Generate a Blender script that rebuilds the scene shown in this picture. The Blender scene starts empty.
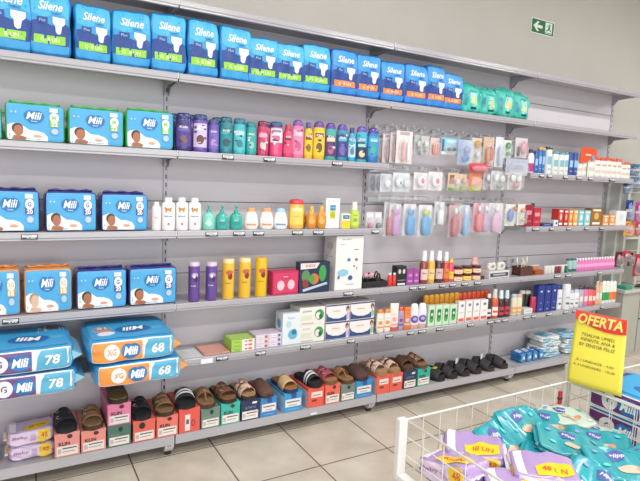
import bpy, bmesh, math, random
from mathutils import Vector, Matrix

C = bpy.context.scene.collection
PI = math.pi
# ---------------------------------------------------------------- camera
cam_d = bpy.data.cameras.new('camera'); cam = bpy.data.objects.new('camera', cam_d); C.objects.link(cam)
cam_d.sensor_fit = 'HORIZONTAL'; cam_d.sensor_width = 36.0
cam_d.lens = 536.778 / 640 * 36.0
CAM_R = ((0.868713, -0.493534, 0.041975), (0.020374, 0.120275, 0.992531), (0.494897, 0.86137, -0.11454))
cam.matrix_world = Matrix(((CAM_R[0][0], CAM_R[1][0], -CAM_R[2][0], -0.6597),
                           (CAM_R[0][1], CAM_R[1][1], -CAM_R[2][1], -2.7328),
                           (CAM_R[0][2], CAM_R[1][2], -CAM_R[2][2], 1.3768), (0, 0, 0, 1)))
cam_d.clip_start = 0.05
bpy.context.scene.camera = cam
# ---------------------------------------------------------------- world, lights, exposure
w = bpy.data.worlds.new('world'); bpy.context.scene.world = w; w.use_nodes = True
w.node_tree.nodes['Background'].inputs[0].default_value = (0.9, 0.95, 1.0, 1)
w.node_tree.nodes['Background'].inputs[1].default_value = 0.5
def area(name, loc, rot, sx, sy, power, col):
    d = bpy.data.lights.new(name, 'AREA'); d.shape = 'RECTANGLE'; d.size = sx; d.size_y = sy
    d.energy = power; d.color = col
    o = bpy.data.objects.new(name, d); C.objects.link(o); o.location = loc; o.rotation_euler = rot
    return o
for i, x in enumerate((-1.6, 0.9, 3.4, 5.6)):
    area('ceiling_tube_light', (x, -1.75, 3.12), (0, 0, 0), 1.2, 0.12, 29, (1.0, 0.98, 0.95))
    area('ceiling_tube_light', (x, -3.9, 3.12), (0, 0, 0), 1.2, 0.12, 29, (1.0, 0.98, 0.95))
# cool frontal fill added behind the camera, stands for no known source
area('frontal_fill', (-0.5, -5.6, 1.5), (PI / 2, 0, 0), 5.5, 2.4, 105, (0.93, 0.97, 1.0))
vs = bpy.context.scene.view_settings
vs.view_transform = 'Standard'; vs.look = 'None'; vs.gamma = 1; vs.use_curve_mapping = False
vs.exposure = 0.27

# ---------------------------------------------------------------- materials
_M = {}
def srgb(h):
    if isinstance(h, str):
        h = h.lstrip('#'); v = [int(h[i:i + 2], 16) / 255 * 0.945 for i in (0, 2, 4)]
    else: v = list(h)
    return tuple((c / 12.92 if c <= 0.04045 else ((c + 0.055) / 1.055) ** 2.4) for c in v)
def mat(col, rough=0.5, metal=0.0, trans=0.0, alpha=1.0, noise=0.0, nscale=40.0, bump=0.0, coat=0.0):
    key = (col, rough, metal, trans, alpha, noise, nscale, bump, coat)
    if key in _M: return _M[key]
    m = bpy.data.materials.new('paint_' + str(col).strip('#').lower()); m.use_nodes = True
    nt = m.node_tree; b = nt.nodes['Principled BSDF']; c = srgb(col)
    b.inputs['Base Color'].default_value = (*c, 1); b.inputs['Roughness'].default_value = rough
    b.inputs['Metallic'].default_value = metal
    b.inputs['Transmission Weight'].default_value = trans
    b.inputs['Alpha'].default_value = alpha
    b.inputs['Coat Weight'].default_value = coat; b.inputs['Coat Roughness'].default_value = 0.12
    if noise or bump:
        tc = nt.nodes.new('ShaderNodeTexCoord'); n = nt.nodes.new('ShaderNodeTexNoise')
        n.inputs['Scale'].default_value = nscale; n.inputs['Detail'].default_value = 4
        nt.links.new(tc.outputs['Object'], n.inputs['Vector'])
        if noise:
            r = nt.nodes.new('ShaderNodeValToRGB')
            r.color_ramp.elements[0].position = 0.3; r.color_ramp.elements[1].position = 0.7
            r.color_ramp.elements[0].color = (*[x * (1 - noise) for x in c], 1)
            r.color_ramp.elements[1].color = (*[min(1, x * (1 + noise)) for x in c], 1)
            nt.links.new(n.outputs['Fac'], r.inputs['Fac']); nt.links.new(r.outputs['Color'], b.inputs['Base Color'])
        if bump:
            bp = nt.nodes.new('ShaderNodeBump'); bp.inputs['Strength'].default_value = bump
            bp.inputs['Distance'].default_value = 0.004
            nt.links.new(n.outputs['Fac'], bp.inputs['Height']); nt.links.new(bp.outputs['Normal'], b.inputs['Normal'])
    _M[key] = m
    return m
def plastic(c): return mat(c, 0.3, coat=0.3)
def film(c): return mat(c, 0.28, bump=0.6, nscale=22, coat=0.35)
def card(c): return mat(c, 0.45)

# ---------------------------------------------------------------- mesh helpers
def obj(name, bm, m, parent=None, smooth=False, loc=None):
    me = bpy.data.meshes.new(name)
    bmesh.ops.recalc_face_normals(bm, faces=bm.faces[:]) if len(bm.faces) else None
    bm.to_mesh(me); bm.free()
    if isinstance(m, (list, tuple)):
        for k in m: me.materials.append(k)
    else: me.materials.append(m)
    if smooth:
        for p in me.polygons: p.use_smooth = True
        try: me.set_sharp_from_angle(angle=math.radians(50))
        except Exception: pass
    o = bpy.data.objects.new(name, me); C.objects.link(o)
    if parent: o.parent = parent
    if loc: o.location = loc
    return o
def obj_open(name, bm, m, parent=None):        # printed patches: keep their winding
    me = bpy.data.meshes.new(name); bm.to_mesh(me); bm.free(); me.materials.append(m)
    for p in me.polygons: p.use_smooth = True
    o = bpy.data.objects.new(name, me); C.objects.link(o)
    if parent: o.parent = parent
    return o
def tag(o, label, cat, group=None):
    o['label'] = label; o['category'] = cat
    if group: o['group'] = group
    return o
def thing(name, label, cat, loc=(0, 0, 0), rz=0.0, group=None):
    o = bpy.data.objects.new(name, None); C.objects.link(o); o.empty_display_size = 0.05
    o.location = loc; o.rotation_euler = (0, 0, rz)
    return tag(o, label, cat, group)
def struct(name, bm, m, parent=None):
    o = obj(name, bm, m, parent)
    if not parent: o['kind'] = 'structure'
    return o
def copy_tree(o, parent=None):
    c = o.copy(); C.objects.link(c)
    if parent: c.parent = parent
    for ch in list(o.children): copy_tree(ch, c)
    return c
def dup(o, label, loc, rz=None, group=None, scale=None):
    c = copy_tree(o); c.location = loc; c['label'] = label
    if rz is not None: c.rotation_euler = (0, 0, rz)
    if scale: c.scale = scale
    if group: c['group'] = group
    return c
def box(bm, x0, x1, y0, y1, z0, z1, bev=0.0):
    v = [bm.verts.new((x, y, z)) for x in (x0, x1) for y in (y0, y1) for z in (z0, z1)]
    fs = [bm.faces.new([v[i] for i in f]) for f in ((0, 1, 3, 2), (4, 6, 7, 5), (0, 4, 5, 1), (2, 3, 7, 6), (0, 2, 6, 4), (1, 5, 7, 3))]
    if bev:
        es = set(e for f in fs for e in f.edges)
        bmesh.ops.bevel(bm, geom=list(es), offset=bev, segments=2, affect='EDGES', profile=0.5)
def tube(bm, pts, r, n=6):
    rings = []
    pts = [Vector(p) for p in pts]
    for i, p in enumerate(pts):
        d = (pts[min(i + 1, len(pts) - 1)] - pts[max(i - 1, 0)]).normalized()
        a = d.orthogonal().normalized(); b = d.cross(a)
        if rings and i:
            a = pa - d * pa.dot(d); a.normalize(); b = d.cross(a)
        pa = a
        rings.append([bm.verts.new(p + (a * math.cos(t) + b * math.sin(t)) * r) for t in [2 * PI * k / n for k in range(n)]])
    for r0, r1 in zip(rings, rings[1:]):
        for k in range(n): bm.faces.new((r0[k], r0[(k + 1) % n], r1[(k + 1) % n], r1[k]))
    bm.faces.new(rings[0][::-1]); bm.faces.new(rings[-1])
def lathe(bm, prof, rx, ry, z0=0.0, h=1.0, n=20, cx=0, cy=0):
    rings = []
    for r, z in prof:
        if r <= 1e-6: rings.append([bm.verts.new((cx, cy, z0 + z * h))])
        else: rings.append([bm.verts.new((cx + rx * r * math.sin(2 * PI * k / n), cy - ry * r * math.cos(2 * PI * k / n), z0 + z * h)) for k in range(n)])
    for a, b in zip(rings, rings[1:]):
        for k in range(n):
            k2 = (k + 1) % n
            if len(a) == 1 and len(b) == 1: continue
            if len(a) == 1: bm.faces.new((a[0], b[k2], b[k]))
            elif len(b) == 1: bm.faces.new((a[k], a[k2], b[0]))
            else: bm.faces.new((a[k], a[k2], b[k2], b[k]))

# printed text, mapped onto any surface F(u, v, offset)
_T = {}
def text_mesh(s, shear=0.0, bold=0.0):
    k = (s, shear, bold)
    if k in _T: return _T[k]
    cu = bpy.data.curves.new('lettering', 'FONT'); cu.body = s; cu.shear = shear; cu.offset = bold; cu.resolution_u = 2
    o = bpy.data.objects.new('lettering', cu); C.objects.link(o)
    dg = bpy.context.evaluated_depsgraph_get(); dg.update()
    me = bpy.data.meshes.new_from_object(o.evaluated_get(dg))
    vs_ = [v.co.copy() for v in me.vertices]; fs = [tuple(p.vertices) for p in me.polygons]
    bpy.data.objects.remove(o); bpy.data.curves.remove(cu); bpy.data.meshes.remove(me)
    x0 = min(v.x for v in vs_); x1 = max(v.x for v in vs_); y0 = min(v.y for v in vs_); y1 = max(v.y for v in vs_)
    _T[k] = ([((v.x - x0) / (x1 - x0) - .5, (v.y - y0) / (y1 - y0) - .5) for v in vs_], fs)
    return _T[k]
def CUTS(uc, vc, w, h):
    return [(0, uc - w / 2, uc + w / 2), (1, vc - h / 2, vc + h / 2)] if OFF > .001 else []
def print_text(F, s, uc, vc, w, h, m, parent, name='lettering', off=0.0018, shear=0.0, bold=0.01, turn=False):
    vs_, fs = text_mesh(s, shear, bold)
    bm = bmesh.new(); sg = -1 if turn else 1
    V_ = [bm.verts.new((uc + sg * x * w, vc + sg * y * h, 0)) for x, y in vs_]
    for f in fs:
        try: bm.faces.new([V_[i] for i in f])
        except ValueError: pass
    for ax, lo, hi in CUTS(uc, vc, w, h):
        k = math.ceil(lo / .2) * .2
        while k < hi:
            bmesh.ops.bisect_plane(bm, geom=bm.verts[:] + bm.edges[:] + bm.faces[:], plane_co=(k, 0, 0) if ax == 0 else (0, k, 0), plane_no=(1, 0, 0) if ax == 0 else (0, 1, 0)); k += .2
    for v in bm.verts: v.co = F(v.co.x, v.co.y, off)
    return obj_open(name, bm, m, parent)
def print_rect(F, u0, u1, v0, v1, m, parent, name='printed_panel', off=0.0008, nu=6, nv=6):
    if OFF > .001: nu = max(3, int(abs(u1 - u0) * 10)); nv = max(3, int(abs(v1 - v0) * 10))
    bm = bmesh.new()
    g = [[bm.verts.new(F(u0 + (u1 - u0) * i / nu, v0 + (v1 - v0) * j / nv, off)) for i in range(nu + 1)] for j in range(nv + 1)]
    for j in range(nv):
        for i in range(nu): bm.faces.new((g[j][i], g[j][i + 1], g[j + 1][i + 1], g[j + 1][i]))
    return obj_open(name, bm, m, parent)
def uv_fill(pts, step=0.16):
    """fill an outline in (u, v), cut along a regular grid so that it can follow a curved face"""
    bm = bmesh.new(); bm.faces.new([bm.verts.new((u, v, 0)) for u, v in pts])
    bmesh.ops.triangulate(bm, faces=bm.faces[:])
    us = [p[0] for p in pts]; vs_ = [p[1] for p in pts]
    k = math.ceil(min(us) / step) * step
    while k < max(us):
        bmesh.ops.bisect_plane(bm, geom=bm.verts[:] + bm.edges[:] + bm.faces[:], plane_co=(k, 0, 0), plane_no=(1, 0, 0)); k += step
    k = math.ceil(min(vs_) / step) * step
    while k < max(vs_):
        bmesh.ops.bisect_plane(bm, geom=bm.verts[:] + bm.edges[:] + bm.faces[:], plane_co=(0, k, 0), plane_no=(0, 1, 0)); k += step
    bm.normal_update()
    for f in bm.faces:
        if f.normal.z < 0: f.normal_flip()
    return bm
def print_poly(F, pts, m, parent, name='printed_shape', off=0.0012):
    bm = uv_fill(pts, .16 if OFF > .001 else .5)
    for v in bm.verts: v.co = F(v.co.x, v.co.y, off)
    return obj_open(name, bm, m, parent)
def print_ell(F, uc, vc, ru, rv, m, parent, name='printed_emblem', off=0.0012, n=18):
    bm = bmesh.new(); c = bm.verts.new(F(uc, vc, off)); prev = None; rings = []
    for q in (0.5, 1.0):
        rings.append([bm.verts.new(F(uc + ru * q * math.cos(2 * PI * k / n), vc + rv * q * math.sin(2 * PI * k / n), off)) for k in range(n)])
    for k in range(n):
        k2 = (k + 1) % n
        bm.faces.new((c, rings[0][k], rings[0][k2])); bm.faces.new((rings[0][k], rings[1][k], rings[1][k2], rings[0][k2]))
    return obj_open(name, bm, m, parent)
OFF = 0.0008
def deco(F, root, items):
    for k, it in enumerate(items):
        o = OFF + (0.0004 if OFF > .001 else 0.00022) * k
        t = it[0]
        if t == 'r': print_rect(F, *it[1:5], card(it[5]), root, it[6] if len(it) > 6 else 'printed_panel', off=o)
        elif t == 'e': print_ell(F, *it[1:5], card(it[5]), root, it[6] if len(it) > 6 else 'printed_emblem', off=o)
        elif t == 'p': print_poly(F, it[1], card(it[2]), root, it[3] if len(it) > 3 else 'printed_shape', off=o)
        elif t == 't': print_text(F, it[1], *it[2:6], card(it[6]), root, off=o, shear=it[7] if len(it) > 7 else 0.0, bold=it[8] if len(it) > 8 else 0.012)

# soft plastic-wrapped pack: rounded box whose faces bulge, origin at the centre of its base
def soft_map(w, h, d, n=8.0, seed=0, amp=0.002, taper=0.0):
    rs = random.Random(seed); ph = [rs.uniform(0, 6.28) for _ in range(6)]
    def pt(x, y, z, off=0.0):
        q = (abs(x) ** n + abs(y) ** n + abs(z) ** n) ** (1 / n)
        X, Y, Z_ = x / q, y / q, z / q
        k = 1 - taper * max(0.0, Z_) ** 2
        wob = amp * (math.sin(3.1 * X + 5.3 * Z_ + ph[0]) + math.sin(6.7 * X - 4.1 * Z_ + ph[1] + 2 * Y) + .6 * math.sin(11 * X + 9 * Z_ + ph[2]))
        # outward direction
        N = Vector((abs(X) ** (n - 1) * (1 if X > 0 else -1) / (w / 2), abs(Y) ** (n - 1) * (1 if Y > 0 else -1) / (d / 2), abs(Z_) ** (n - 1) * (1 if Z_ > 0 else -1) / (h / 2)))
        if N.length > 0: N.normalize()
        P_ = Vector((X * w / 2, Y * d / 2 * k, Z_ * h / 2)) + N * (wob + off)
        P_.z = P_.z + h / 2
        if P_.z < 0: P_.z = 0.0 if off == 0 else -off * 0.1
        return P_
    front = lambda u, v, off=0.0: pt(u, -1.0, v, off)
    top = lambda u, v, off=0.0: pt(u, v, 1.0, off)
    left = lambda u, v, off=0.0: pt(-1.0, -u, v, off)
    return pt, front, top, left
def soft_body(pt, seg=12):
    bm = bmesh.new(); cache = {}
    def V_(x, y, z):
        k = (round(x, 4), round(y, 4), round(z, 4))
        if k not in cache: cache[k] = bm.verts.new(pt(x, y, z))
        return cache[k]
    seg = max(seg, 16)
    s = [math.sin(PI / 2 * (-1 + 2 * i / seg)) * .35 + .65 * (-1 + 2 * i / seg) for i in range(seg + 1)]
    for ax in range(3):
        for sg in (-1, 1):
            for i in range(seg):
                for j in range(seg):
                    q = []
                    for a, b in ((s[i], s[j]), (s[i + 1], s[j]), (s[i + 1], s[j + 1]), (s[i], s[j + 1])):
                        p = [0, 0, 0]; p[ax] = sg; p[(ax + 1) % 3] = a; p[(ax + 2) % 3] = b; q.append(V_(*p))
                    bm.faces.new(q if sg > 0 else q[::-1])
    return bm
def flat_map(w, h, d):
    front = lambda u, v, off=0.0: Vector((u * w / 2, -d / 2 - off, h / 2 + v * h / 2))
    top = lambda u, v, off=0.0: Vector((u * w / 2, v * d / 2, h + off))
    left = lambda u, v, off=0.0: Vector((-w / 2 - off, -u * d / 2, h / 2 + v * h / 2))
    return front, top, left
def carton(name, label, cat, loc, w, h, d, col, front=(), top=(), left=(), rz=0.0, group=None, bev=0.0012, body='carton'):
    t = thing(name, label, cat, loc, rz, group)
    bm = bmesh.new(); box(bm, -w / 2, w / 2, -d / 2, d / 2, 0, h, bev); obj(body, bm, card(col), t)
    f, tp, lf = flat_map(w, h, d)
    deco(f, t, front); deco(tp, t, top); deco(lf, t, left)
    return t
ORD = ['first', 'second', 'third', 'fourth', 'fifth', 'sixth', 'seventh', 'eighth', 'ninth', 'tenth', 'eleventh', 'twelfth', 'thirteenth', 'fourteenth', 'fifteenth', 'sixteenth']
ZS = {1: 2.1423, 2: 1.8228, 3: 1.4772, 4: 1.1068, 5: 0.7581, 6: 0.4788, 7: 0.1096}

# ================================================================ THE ROOM
def floor_mat():
    m = bpy.data.materials.new('floor_tiles'); m.use_nodes = True; nt = m.node_tree; N = nt.nodes; L = nt.links
    b = N['Principled BSDF']; g = N.new('ShaderNodeNewGeometry'); sp = N.new('ShaderNodeSeparateXYZ'); L.new(g.outputs['Position'], sp.inputs[0])
    def mth(op, a, bv=None):
        n = N.new('ShaderNodeMath'); n.operation = op
        if isinstance(a, (int, float)): n.inputs[0].default_value = a
        else: L.new(a, n.inputs[0])
        if bv is not None:
            if isinstance(bv, (int, float)): n.inputs[1].default_value = bv
            else: L.new(bv, n.inputs[1])
        return n.outputs[0]
    def joint(c, o):
        f = mth('FRACT', mth('DIVIDE', mth('SUBTRACT', c, o), 0.4))
        return mth('LESS_THAN', mth('SUBTRACT', 0.5, mth('ABSOLUTE', mth('SUBTRACT', f, 0.5))), 0.0085)
    j = mth('MAXIMUM', joint(sp.outputs[0], 0.203 - 4), joint(sp.outputs[1], -0.232 - 8))
    ns = N.new('ShaderNodeTexNoise'); ns.inputs['Scale'].default_value = 5; ns.inputs['Detail'].default_value = 7; L.new(g.outputs['Position'], ns.inputs['Vector'])
    r = N.new('ShaderNodeValToRGB'); r.color_ramp.elements[0].position = .3; r.color_ramp.elements[1].position = .72
    r.color_ramp.elements[0].color = (*srgb('#c0b5a5'), 1); r.color_ramp.elements[1].color = (*srgb('#dbd1c3'), 1)
    L.new(ns.outputs['Fac'], r.inputs[0])
    mx = N.new('ShaderNodeMix'); mx.data_type = 'RGBA'; L.new(j, mx.inputs[0]); L.new(r.outputs[0], mx.inputs[6]); mx.inputs[7].default_value = (*srgb('#5e5144'), 1)
    L.new(mx.outputs[2], b.inputs['Base Color']); b.inputs['Roughness'].default_value = 0.32
    return m
WALL = mat('#b9b5ae', 0.85, noise=0.02, nscale=3, bump=0.05)
bm = bmesh.new(); box(bm, -4, 7.5, -6, 0.12, -0.1, 0); struct('floor', bm, floor_mat())
bm = bmesh.new(); box(bm, -4, 7.5, -6, 0.12, 3.2, 3.3); struct('ceiling', bm, mat('#e8e6e0', 0.9))
bm = bmesh.new(); box(bm, -4, 7.5, 0.02, 0.12, 0, 3.2); struct('wall_back', bm, WALL)
bm = bmesh.new(); box(bm, -4.1, -4, -6, 0.12, 0, 3.2); struct('wall_left', bm, WALL)
bm = bmesh.new(); box(bm, 7.5, 7.6, -6, 0.12, 0, 3.2); struct('wall_right', bm, WALL)

# ================================================================ THE SHELVING
STEEL = mat('#b4b1b7', 0.36, metal=0.0, coat=0.4)
PANEL = mat('#d6d0d5', 0.45, noise=0.015, nscale=2)
LIP = mat('#aeabb1', 0.22, coat=0.6)
DARK = mat('#55555c', 0.6)
BAR = mat('#d3d1d4', 0.35, coat=0.3)
bays = []
def slotted():
    if 'slot' in _M: return _M['slot']
    m = STEEL.copy(); m.name = 'slotted_steel'; nt = m.node_tree; N = nt.nodes; L = nt.links
    g = N.new('ShaderNodeNewGeometry'); sp = N.new('ShaderNodeSeparateXYZ'); L.new(g.outputs['Position'], sp.inputs[0])
    def mth(op, a, v, v2=None):
        n = N.new('ShaderNodeMath'); n.operation = op
        L.new(a, n.inputs[0]); n.inputs[1].default_value = v
        return n.outputs[0]
    fz = mth('LESS_THAN', mth('FRACT', mth('DIVIDE', sp.outputs[2], .042), 0), .5)
    fx = mth('ABSOLUTE', mth('SUBTRACT', mth('FRACT', mth('DIVIDE', mth('ADD', sp.outputs[0], 2.4), 1.2), 0), .0015), 0)
    fx = mth('LESS_THAN', fx, .0046)
    mu = N.new('ShaderNodeMath'); mu.operation = 'MULTIPLY'; L.new(fx, mu.inputs[0]); L.new(fz, mu.inputs[1])
    mx = N.new('ShaderNodeMix'); mx.data_type = 'RGBA'; L.new(mu.outputs[0], mx.inputs[0])
    mx.inputs[6].default_value = (*srgb('#bdbabf'), 1); mx.inputs[7].default_value = (*srgb('#33333a'), 1)
    L.new(mx.outputs[2], N['Principled BSDF'].inputs['Base Color']); _M['slot'] = m
    return m
shelf_rows = {0: (1, 2, 3, 4, 5, 6), 1: (1, 2, 3, 4, 5, 6), 2: (1, 2, 5, 6), 3: (1, 2, 3, 4, 5, 6)}
bay_words = ['beyond the left edge holding the large diaper packs', 'with the kids shampoo and the shoe boxes', 'with hooks and hanging blister packs', 'at the right end with red-capped packages']
for b in range(4):
    x0 = -1.2 + 1.2 * b; x1 = x0 + 1.2
    t = thing('shelving_unit', 'grey steel wall shelving bay ' + bay_words[b], 'shelving', (x0 + .6, 0, 0), 0)
    bays.append(t)
    def L_(v): return v - (x0 + .6)
    # back panels with thin dark joints between them
    zz = [0.06, 0.458, 0.862, 1.232, 1.60, 1.985, 2.165]
    for z0, z1 in zip(zz, zz[1:]):
        bm = bmesh.new(); box(bm, -.587, .590, -0.008, 0.004, z0 + .002, z1 - .002); obj('back_panel', bm, PANEL, t)
    bm = bmesh.new(); box(bm, -.587, .590, 0.005, 0.014, 0.05, 2.165); obj('backing_sheet', bm, DARK, t)
    # slotted upright on the right (and on the far left of the run)
    for xx in ([-.6, .6] if b == 0 else [.6]):
        bm = bmesh.new(); box(bm, xx - .009, xx + .0125, -0.0135, 0.014, 0.0, 2.17); obj('upright', bm, slotted(), t)
    for r in shelf_rows[b]:
        z = ZS[r]
        bm = bmesh.new(); box(bm, -.596, .596, -0.238, -0.014, z - .006, z - .001)
        s = obj('shelf', bm, STEEL, t)
        bm = bmesh.new()      # front lip: upper rail face, a step and the lower return
        pr = [(-.2365, z), (-.2405, z), (-.2425, z - .004), (-.2425, z - .024), (-.239, z - .028), (-.239, z - .035), (-.236, z - .037), (-.222, z - .037), (-.222, z - .033), (-.235, z - .033)]
        A = [bm.verts.new((-.597, y, zv)) for y, zv in pr]; B = [bm.verts.new((.597, y, zv)) for y, zv in pr]
        for i in range(len(pr)):
            k = (i + 1) % len(pr); bm.faces.new((A[i], A[k], B[k], B[i]))
        bm.faces.new(A[::-1]); bm.faces.new(B)
        obj('front_lip', bm, LIP, s)
        for xx in (-.589, .589):
            bm = bmesh.new()
            v1 = [(-.014, z - .002), (-.014, z - .075), (-.03, z - .075), (-.06, z - .04), (-.225, z - .03), (-.225, z - .006)]
            A = [bm.verts.new((xx - .002, y, zv)) for y, zv in v1]; B = [bm.verts.new((xx + .002, y, zv)) for y, zv in v1]
            for i in range(len(v1)):
                k = (i + 1) % len(v1); bm.faces.new((A[i], A[k], B[k], B[i]))
            bm.faces.new(A[::-1]); bm.faces.new(B)
            obj('bracket', bm, STEEL, s)
        bm = bmesh.new(); box(bm, .5965, .6005, -.2445, -.2385, z - .026, z + .001); obj('end_cap', bm, BAR, s)
    # base deck
    z = ZS[7]
    bm = bmesh.new(); box(bm, -.597, .597, -0.25, -0.015, z - .006, z - .001); box(bm, -.597, .597, -0.2525, -0.2485, z - .046, z)
    obj('base_deck', bm, STEEL, t)
    bm = bmesh.new()
    for y0, y1, zlo, zhi in ((-.235, -.02, .03, .10),):
        v1 = [(-.243, .1), (-.243, .045), (-.225, .022), (-.19, .022), (-.16, .05), (-.02, .05), (-.02, .1)]
        A = [bm.verts.new((.555, y, zv)) for y, zv in v1]; B = [bm.verts.new((.597, y, zv)) for y, zv in v1]
        for i in range(len(v1)):
            k = (i + 1) % len(v1); bm.faces.new((A[i], A[k], B[k], B[i]))
        bm.faces.new(A[::-1]); bm.faces.new(B)
    ft = obj('base_foot', bm, BAR, t)
    bm = bmesh.new(); lathe(bm, [(0, 0), (1, 0), (1, .6), (.5, .7), (.5, 1), (0, 1)], .016, .016, 0.0, .03, 12, .576, -.208); obj('levelling_glide', bm, mat('#2b2b2e', .6), ft)
    bm = bmesh.new(); box(bm, .568, .571, -.2445, -.2425, .05, .075); box(bm, .580, .583, -.2445, -.2425, .05, .075); obj('slot_mark', bm, mat('#33333a', .6), ft)
# bay 2: horizontal hook bars and wire hooks
hookbay = bays[2]; HX = 1.8
for bz in (1.678, 1.445, 1.262):
    bm = bmesh.new(); box(bm, -.585, .585, -.034, -.015, bz - .016, bz + .016, .003); obj('hook_bar', bm, BAR, hookbay)
def hook(x, z, ln=.2):
    bm = bmesh.new(); X = x - HX
    tube(bm, [(X, -.034, z), (X, -.034 - ln * .95, z + .004), (X, -.034 - ln, z + .018)], .0022, 5)
    tube(bm, [(X, -.034, z + .028), (X, -.034 - ln * .8, z + .03), (X, -.034 - ln * .82, z + .012)], .0016, 5)
    box(bm, X - .012, X + .012, -.0365, -.034, z - .014, z + .034)
    obj('hook', bm, mat('#e4e4e6', .3), hookbay)
OFF = .0022

# ================================================================ PACKS
def heart(uc, vc, ru, rv):
    pts = []
    for k in range(28):
        t = 2 * PI * k / 28
        x = math.sin(t); y = math.cos(t) * (1 - .22 * math.exp(-(math.sin(t) / .25) ** 2) * (math.cos(t) > 0))
        pts.append((uc + ru * x * (1 - .12 * (1 - y) / 2), vc + rv * y * .85))
    return pts
def diaper_pack(label, loc, w, h, side, letter, num, numcol, seed, group=None, d=.13, hair='#3a2a22', skin='#a86a4a', rz=0):
    t = thing('diaper_pack', label, 'diaper pack', loc, rz, group)
    pt, F, TOP, LF = soft_map(w, h, d, 14, seed, .0006)
    obj('wrapper', soft_body(pt, 12), film(side), t, True)
    deco(F, t, [
        ('r', -.965, .965, -.97, .955, '#4aa8dc', 'front_panel'),
        ('p', [(-.95, -.95), (.42, -.95), (.40, -.7), (.28, -.52), (.05, -.42), (-.2, -.40), (-.42, -.2), (-.6, -.05), (-.8, -.1), (-.95, -.2)], '#f3efec', 'blanket_print'),
        ('e', -.60, -.34, .19, .28, hair, 'hair_print'),
        ('e', -.57, -.44, .16, .28, skin, 'face_print'),
        ('p', [(-.72, -.7), (-.45, -.72), (-.3, -.8), (-.35, -.93), (-.8, -.93)], skin, 'arm_print'),
        ('e', .06, -.70, .15, .07, '#d8a088', 'hand_print'),
        ('p', heart(-.05, .33, .36, .42), '#1f73b4', 'heart_emblem'),
        ('t', 'Mili', -.05, .37, .52, .38, '#ffffff', .3, .012),
        ('t', 'baby', -.04, .07, .20, .10, '#cfeaf8'),
        ('r', .47, .75, .62, .84, '#dfe6ee', 'flap_print'),
        ('r', .48, .78, -.16, .52, numcol, 'size_panel'),
        ('e', .63, .34, .16, .26, '#f4f7f2', 'size_circle'),
        ('t', letter, .62, .34, .13 * len(letter), .22, numcol, 0, .03),
        ('t', num, .63, -.02, .22, .22, '#ffffff', 0, .03),
        ('e', .64, -.40, .12, .16, '#b9c9dc', 'count_print'),
        ('t', '*  *', -.72, .5, .2, .12, '#d8eefa')])
    bm = bmesh.new()          # pinched seal along the top edge
    N = 14
    top = [bm.verts.new((-w * .44 + w * .88 * i / N, -d * .05 + .004 * math.sin(i * 2.1 + seed), h - .004)) for i in range(N + 1)]
    up = [bm.verts.new((-w * .43 + w * .86 * i / N, -d * .05 - .012 + .005 * math.sin(i * 1.7 + seed), h + .010 + .003 * math.sin(i * 1.3 + seed))) for i in range(N + 1)]
    for i in range(N): bm.faces.new((top[i], top[i + 1], up[i + 1], up[i]))
    so = obj('top_seal', bm, film(side), t, True); md = so.modifiers.new('thick', 'SOLIDIFY'); md.thickness = .0015
    return t
Y0 = -.215
for i, (X, W, H, lab) in enumerate([
        (-0.778, 0.171, 0.131, 'green-edged white and blue diaper pack cut off by the left edge, shampoo shelf'),
        (-0.574, 0.217, 0.160, 'green-edged diaper pack sized M 22, leftmost whole one on the shampoo shelf'),
        (-0.342, 0.224, 0.163, 'green-edged diaper pack sized M 22, middle one beside the shampoo bottles'),
        (-0.117, 0.211, 0.177, 'green-edged diaper pack sized M 22 standing right beside the purple shampoo bottles')]):
    diaper_pack(lab, (X, -.215 + .065, ZS[3]), W, H - .008, '#3fae55', 'M', '22', '#7cc83a', i, 'green-edged diaper packs')
for i, (X, W, H, lab) in enumerate([
        (-0.666, 0.205, 0.179, 'purple-edged diaper pack sized G 20, leftmost on the baby talc shelf'),
        (-0.444, 0.203, 0.177, 'purple-edged diaper pack sized G 20, middle one on the baby talc shelf'),
        (-0.226, 0.201, 0.174, 'purple-edged diaper pack sized G 20 next to the small white talc bottle')]):
    diaper_pack(lab, (X, -.215 + .065, ZS[4]), W, H - .008, '#3d3a86', 'G', '20', '#4b3f8e', 10 + i, 'purple-edged diaper packs on the baby talc shelf')
for i, (X, W, H, lab, o) in enumerate([
        (-0.730, 0.175, 0.202, 'orange-edged diaper pack cut off by the left edge of the picture', 1),
        (-0.537, 0.183, 0.198, 'orange-edged diaper pack with sleeping baby print, whole one on the tube shelf', 1),
        (-0.323, 0.213, 0.184, 'purple-edged diaper pack beside the orange-edged one on the tube shelf', 0),
        (-0.099, 0.219, 0.183, 'purple-edged diaper pack beside the purple tubes', 0)]):
    if o: diaper_pack(lab, (X, -.215 + .065, ZS[5]), W, H - .008, '#e0924e', 'XG', '18', '#efae52', 20 + i, 'orange-edged diaper packs', hair='#a58a72', skin='#dcb49c')
    else: diaper_pack(lab, (X, -.215 + .065, ZS[5]), W, H - .008, '#3d3a86', 'G', '20', '#4b3f8e', 20 + i, 'purple-edged diaper packs on the tube shelf')

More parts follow.
